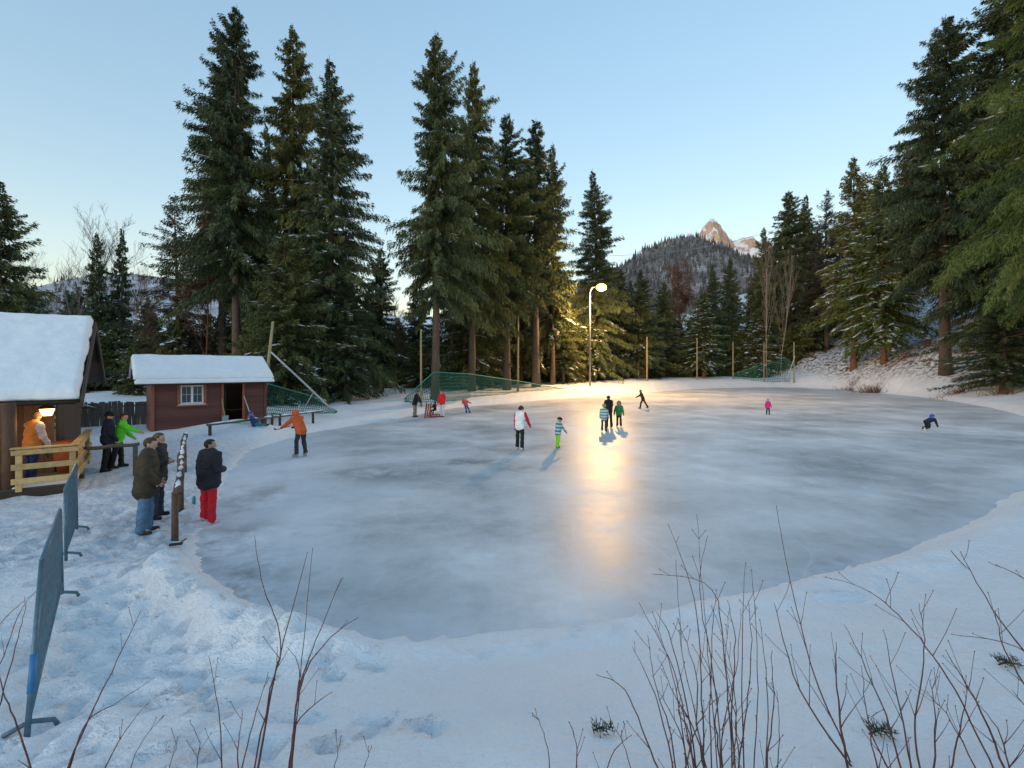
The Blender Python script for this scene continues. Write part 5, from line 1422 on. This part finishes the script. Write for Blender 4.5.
# group by the far left bank
p = stand(415, 417, 0)
person('person in a black jacket and beige trousers bending by the far left bank', (p.x, p.y, 0), R(-95), 1.76, lean=16, head=(15, 0), arms=((20, 8, 10, 0), (30, 8, 10, 0)), top=(0.014, 0.014, 0.018), pants=(0.30, 0.25, 0.18), hair=(0.03, 0.02, 0.015), skates=False, long=0.05)
p = stand(442, 417, 0)
person('person in a bright red jacket and white trousers by the far left bank', (p.x, p.y, 0), R(150), 1.74, arms=((5, 10, 15, 0), (5, 10, 15, 0)), top=(0.72, 0.02, 0.03), pants=(0.70, 0.70, 0.72), shoes=(0.05, 0.05, 0.05), hair=(0.03, 0.02, 0.015), bulk=1.08)
p = stand(435, 417, 0)
person('small child in dark clothes sitting on a red sled by the far left bank', (p.x, p.y, 0.16), R(140), 1.05, lean=5, legs=((75, 10, 60), (75, 10, 60)), arms=((30, 10, 30, 0), (30, 10, 30, 0)), top=(0.03, 0.022, 0.03), pants=(0.03, 0.02, 0.025), hood=True, child=True)
sl = empty('sled', (p.x, p.y, 0), R(140), 'red sled under the sitting child by the far left bank', 'sled')
s_ = MB(); s_.box((0, 0, .15), (.36, .80, .03)); s_.build('seat', M['red'], sl, bevel=.01)
for x in (-.15, .15): MB().tube([(x, -.4, .03), (x, .3, .03), (x, .45, .12), (x, .5, .22)], .02, 6).build('runner', M['red'], sl)
for x in (-.15, .15):
    for y in (-.25, .25): MB().box((x, y, .085), (.03, .03, .11)).build('strut', M['red'], sl)
p = stand(427, 418, 0)
sl = empty('wooden_sled', (p.x, p.y, 0), R(10), 'brown wooden sled propped upright left of the sitting child', 'sled')
s_ = MB()
for x in (-.13, 0, .13): MB().beam((x, 0, .02), (x + .12, .12, .92), .10, .03, (0, 1, 0)).build('slat', M['trim_wood'], sl)
for x in (-.17, .17): MB().tube([(x, -.05, .0), (x + .12, .07, .92), (x + .13, .0, 1.02)], .022, 6).build('runner', M['trim_wood'], sl)
p = at_px(463, 404, 35.5); p.z = gz(p.x, p.y)
pp = stand(466, 413, None)
person('child in a red jacket and blue trousers lying back against the snow bank', (pp.x, pp.y, max(0, gz(pp.x, pp.y))), R(-150), 1.32, tilt=(38, 0), legs=((0, 8, 4), (4, 8, 6)), arms=((20, 30, 20, 0), (20, 30, 20, 0)), top=(0.62, 0.10, 0.06), pants=(0.03, 0.10, 0.36), hair=(0.05, 0.03, 0.02), child=True)

# small things by the log fence
q = stand(176, 547, None); q.z = gz(q.x, q.y) + 0.02
o = empty('scraper', q, 0.4, 'small black scraper lying on the snow near the log fence', 'scraper')
MB().box((0, 0, .03), (.20, .07, .035)).build('blade', M['black'], o, bevel=.008); MB().tube([(0.06, 0, .04), (.12, .16, .06)], .012, 6).build('handle', M['black'], o)
q = on_level(194, 505, 0.1); q.z = max(0, gz(q.x, q.y))
o = empty('bottle', q, 0, 'small teal bottle on the snow beside the red trousers', 'bottle')
MB().tube([(0, 0, 0), (0, 0, .15), (0, 0, .19), (0, 0, .20)], [.036, .036, .016, .015], 10).build('body', M['teal'], o, True); MB().tube([(0, 0, .20), (0, 0, .225)], .018, 8).build('cap', M['white_paint'], o)

# ------------------------------------------------------------------ brushwood in the foreground
def hit(px, py):
    kx, kz = ray(px, py); Ys = np.linspace(1.2, 30, 2400)
    zz = CAM_Z + kz * Ys; g_ = gh(kx * Ys, Ys, False); i = int(np.argmax(zz < g_))
    return Vector((kx * Ys[i], Ys[i], g_[i])) if zz[i] < g_[i] else Vector((kx * 2.2, 2.2, float(gh(np.array([kx * 2.2]), np.array([2.2]), False)[0])))
br = random.Random(12)
def stem(root, base, pts, r0, twigs=4, tl=0.22, name='stem', depth=None):
    """one woody stem through image points, rooted at base; pts are (px, py) at about the base's depth"""
    b = Vector(base); mb = MB(); W = [b - Vector((0, 0, .05))]
    dy = br.uniform(-0.12, 0.35) if depth is None else depth
    n = len(pts)
    for i, (px, py) in enumerate(pts): W.append(at_px(px, py, b.y + dy * (i + 1) / n))
    dense = []
    for i in range(len(W) - 1):
        p0, p1, p2, p3 = W[max(i - 1, 0)], W[i], W[i + 1], W[min(i + 2, len(W) - 1)]
        for j in range(6):
            u = j / 6; dense.append(0.5 * (2 * p1 + (p2 - p0) * u + (2 * p0 - 5 * p1 + 4 * p2 - p3) * u * u + (3 * p1 - p0 - 3 * p2 + p3) * u ** 3))
    dense.append(W[-1])
    L = sum((dense[i + 1] - dense[i]).length for i in range(len(dense) - 1))
    dense = [p + Vector((br.gauss(0, .0025), br.gauss(0, .0025), 0)) for p in dense]
    m = len(dense); rad = [max(0.0012, r0 * (1 - 0.8 * i / (m - 1))) for i in range(m)]
    o3 = Vector(root.location)
    mb.tube([p - o3 for p in dense], rad, 6, False)
    for k in range(twigs):
        u = br.uniform(0.2, 0.95); i = min(m - 2, int(u * (m - 1))); p = dense[i]; d = (dense[i + 1] - dense[i]).normalized()
        a = br.uniform(0, 6.28); out = Vector((math.cos(a), 0.5 * math.sin(a), br.uniform(0.0, 0.4)))
        td = (d * 0.8 + out * 0.75).normalized(); TL = tl * br.uniform(0.4, 1.3) * (1.1 - 0.6 * u)
        q = [p]
        for j in range(4):
            td = (td + Vector((br.gauss(0, .06), br.gauss(0, .06), 0.05))).normalized(); q.append(q[-1] + td * TL / 4)
        mb.tube([v - o3 for v in q], [max(0.0012, rad[i] * f_) for f_ in (.65, .5, .4, .3, .2)], 5, False)
        mb.sphere(q[-1] - o3, 0.0032, 5, 4)
    for k in range(max(3, int(L * 9))):
        i = br.randrange(2, m); mb.sphere(dense[i] - o3 + Vector((br.uniform(-1, 1), 0, 0)) * rad[i], max(0.0028, rad[i] * 0.9), 5, 4)
    mb.build(name, M['twig'], root, True)
def shrub(label, stems, r0=0.0052, twigs=3, tl=0.2):
    bs = [hit(*s_[0]) for s_ in stems]
    c = sum(bs, Vector()) / len(bs); root = empty('bare_shrub', c, 0, label, 'shrub')
    for b_, s_ in zip(bs, stems): stem(root, b_, s_[1:], r0 * br.uniform(.8, 1.2), twigs, tl)
    return root
cl = [((705, 790), (702, 700), (694, 600), (668, 524)), ((720, 790), (712, 700), (704, 610), (697, 514)), ((726, 795), (716, 690), (700, 590), (707, 536)),
      ((690, 790), (676, 690), (653, 612)), ((745, 795), (742, 680), (745, 563)), ((752, 795), (758, 690), (752, 570)), ((735, 795), (726, 680), (712, 590), (653, 574)),
      ((680, 800), (660, 710), (632, 646)), ((700, 800), (690, 720), (671, 640), (656, 612)), ((765, 800), (768, 700), (760, 620)), ((760, 800), (772, 720), (771, 650)),
      ((714, 800), (710, 720), (712, 640), (716, 590)), ((740, 800), (732, 720), (735, 640), (727, 600)), ((695, 800), (682, 740), (658, 690)), ((728, 800), (722, 740), (738, 660), (741, 610)),
      ((770, 800), (780, 740), (776, 690)), ((675, 800), (650, 750), (625, 690), (597, 675)), ((710, 800), (700, 740), (682, 650), (676, 560)), ((733, 800), (745, 720), (752, 650), (748, 600))]
for k in range(9):
    bx_ = br.uniform(668, 775); tx_ = bx_ + br.gauss(-18, 30); ty_ = br.uniform(600, 715)
    cl.append(((bx_, 800), ((bx_ * 2 + tx_) / 3 + br.gauss(0, 5), 735), ((bx_ + tx_ * 2) / 3 + br.gauss(0, 6), (735 + ty_) / 2), (tx_, ty_)))
shrub('thick clump of upright reddish bare stems at the bottom, right of the middle', cl, 0.0044, 3, 0.17)
shrub('tall single stem arching left to right of the clump, its tip over the ice', [((855, 762), (820, 690), (797, 610), (776, 506)), ((858, 768), (800, 690), (774, 602)), ((850, 775), (838, 700), (836, 642))], 0.0062, 4, 0.3)
shrub('spread of thin bare stems at the bottom between the tall stem and the right corner', [((905, 775), (880, 700), (844, 624)), ((915, 775), (900, 710), (884, 630)), ((900, 780), (870, 730), (862, 665)), ((932, 780), (935, 720), (930, 680)), ((925, 785), (915, 730), (925, 650), (919, 604)), ((885, 785), (872, 745), (868, 715)), ((945, 785), (960, 730), (968, 690))], 0.0046, 5, 0.25)
shrub('long thin stem arching far to the left from the bottom right corner', [((1000, 775), (955, 690), (912, 630), (870, 592), (826, 577)), ((1010, 772), (975, 700), (945, 650)), ((985, 778), (950, 720), (925, 690)), ((1015, 785), (1000, 735), (975, 700))], 0.0052, 6, 0.3)
shrub('bare stems leaning in from the right edge of the picture', [((1085, 740), (1040, 670), (1000, 620), (960, 552)), ((1090, 720), (1045, 600), (989, 562)), ((1080, 735), (1030, 655), (952, 634)), ((1075, 750), (1035, 700), (1005, 650), (995, 610)), ((1070, 760), (1035, 720), (1012, 690))], 0.0056, 4, 0.25)
shrub('tall bare stem with one side branch, left of the pair at the bottom left', [((250, 785), (268, 700), (281, 642), (264, 588), (254, 536)), ((254, 780), (272, 690), (284, 640), (308, 552))], 0.0060, 2, 0.2)
shrub('tall branching bare stem, right of the pair at the bottom left', [((288, 785), (297, 700), (302, 660), (313, 548)), ((289, 785), (298, 695), (316, 640), (341, 579)), ((290, 785), (299, 690), (326, 642), (359, 617)), ((288, 785), (296, 725), (332, 692)), ((287, 785), (300, 680), (287, 647))], 0.0056, 1, 0.18)
shrub('slim short stem just left of the tall pair at the bottom left', [((222, 785), (220, 720), (209, 656)), ((235, 790), (250, 735), (268, 672)), ((240, 790), (238, 750), (243, 710))], 0.0042, 2, 0.18)
shrub('leaning bare stem with a fork between the steel barrier and the tall pair', [((58, 785), (84, 728), (112, 672), (141, 610)), ((62, 782), (86, 724), (118, 702), (154, 678)), ((90, 790), (120, 740), (150, 700))], 0.0056, 2, 0.2)
shrub('bare stems at the left edge in front of the steel barrier', [((40, 790), (20, 735), (3, 690), (-8, 650)), ((-15, 750), (4, 690), (20, 630), (27, 603)), ((-30, 700), (0, 664), (20, 612), (37, 590)), ((-30, 660), (5, 618), (37, 591))], 0.0058, 1, 0.2)
shrub('few short twigs at the bottom edge left of the reddish clump', [((555, 790), (545, 740), (535, 708)), ((575, 790), (577, 750), (570, 722)), ((600, 795), (612, 755), (632, 735)), ((640, 795), (625, 750), (610, 720))], 0.0036, 3, 0.14)
shrub('short twigs along the bottom edge between the two tall left shrubs and the middle', [((330, 790), (338, 750), (342, 735)), ((185, 792), (200, 750), (190, 720)), ((352, 795), (365, 765), (372, 745)), ((120, 795), (140, 745), (165, 715)), ((160, 795), (172, 760), (180, 735))], 0.0034, 2, 0.12)
def sprig(px, py, label, n=46, size=0.13, seed=1):
    size *= .75; n *= 2; q = hit(px, py); rg = random.Random(seed); o = empty('spruce_sprig', q, 0, label, 'sprig')
    MB().tube([(-size * .6, 0, .02), (0, .01, .035), (size * .7, 0, .02)], [.006, .005, .002], 5).build('twig', M['twig'], o)
    s_ = MB()
    for i in range(n):
        u = rg.uniform(-.6, .7); p0 = Vector((u * size, 0, .03)); a = rg.uniform(0, 6.28)
        p0 += Vector((0, rg.gauss(0, .25) * size, rg.uniform(0, .2) * size)); d = Vector((rg.uniform(-.6, .8), math.cos(a), abs(math.sin(a)) * .8)).normalized() * size * rg.uniform(.2, .6)
        w_ = Vector((.004, .002, .002)); s_.add([p0 - w_, p0 + w_, p0 + d], [(0, 1, 2)])
    s_.build('needles', M['fir'], o, kind='stuff')
sprig(602, 734, 'small dark spruce sprig lying on the snow at the bottom middle', seed=2)
sprig(880, 738, 'dark spruce sprig caught among the stems at the bottom right', 60, 0.15, 3)
sprig(1008, 668, 'dark spruce sprig on the snow near the right edge', 60, 0.16, 4)

# ------------------------------------------------------------------ the hillside on the right: brush, stumps, dead branches
def brush(px, py, Y, w, h, n, label, seed):
    rg = random.Random(seed); p = at(px, Y); p.z = gz(p.x, p.y); o = empty('brush', p, 0, label, 'bush')
    s_ = MB()
    for i in range(n):
        a = rg.uniform(0, 6.28); r_ = abs(rg.gauss(0, .5)) * w; b = Vector((r_ * math.cos(a), r_ * math.sin(a) * .6, gz(p.x + r_ * math.cos(a), p.y + r_ * math.sin(a) * .6) - p.z - .05))
        q = [b]; d = Vector((rg.gauss(0, .5), rg.gauss(0, .5), 1)).normalized()
        for j in range(3): d = (d + Vector((rg.gauss(0, .3), rg.gauss(0, .3), -.1))).normalized(); q.append(q[-1] + d * h / 3 * rg.uniform(.6, 1.2))
        s_.tube(q, [.02, .015, .012, .006], 3, False)
    s_.build('twigs', M['bark_russet'], o, kind='stuff')
brush(872, 365, 60, 2.6, 1.5, 190, 'brown brushwood heap at the foot of the snowy slope', 1)
brush(850, 372, 66, 2.0, 1.0, 90, 'low brown twigs left of the brushwood heap on the slope', 2)
brush(905, 350, 62, 2.2, 0.9, 90, 'brown twigs on the snow above the brushwood heap', 3)
brush(960, 380, 48, 2.6, 0.8, 120, 'brown twigs under the low dark spruce at the right edge', 4)
brush(1005, 388, 44, 2.4, 0.8, 110, 'brown twigs beside the ice at the far right edge', 5)
brush(905, 318, 76, 2.5, 1.2, 90, 'russet twigs higher up the snowy slope', 6)
for i, (px, Y, r_, h_, lab) in enumerate([(883, 66, .3, .9, 'short tree stump at the foot of the green snowy spruce'), (928, 63, .28, 1.0, 'tree stump on the snowy slope left of the orange-brown trunk'), (917, 72, .3, 1.2, 'higher tree stump in the middle of the snowy slope')]):
    p = at(px, Y); p.z = gz(p.x, p.y); o = empty('tree_stump', p, 0, lab, 'stump')
    MB().tube([(0, 0, -.4), (0, 0, .15), (0.02, 0, h_)], [r_ * 1.5, r_ * 1.05, r_], 10).build('trunk', M['bark_red'], o, True)
    MB().sphere((0.02, 0, h_), (r_ * 1.05, r_ * 1.05, .16), 10, 6).build('snow_cap', M['snow'], o, True)
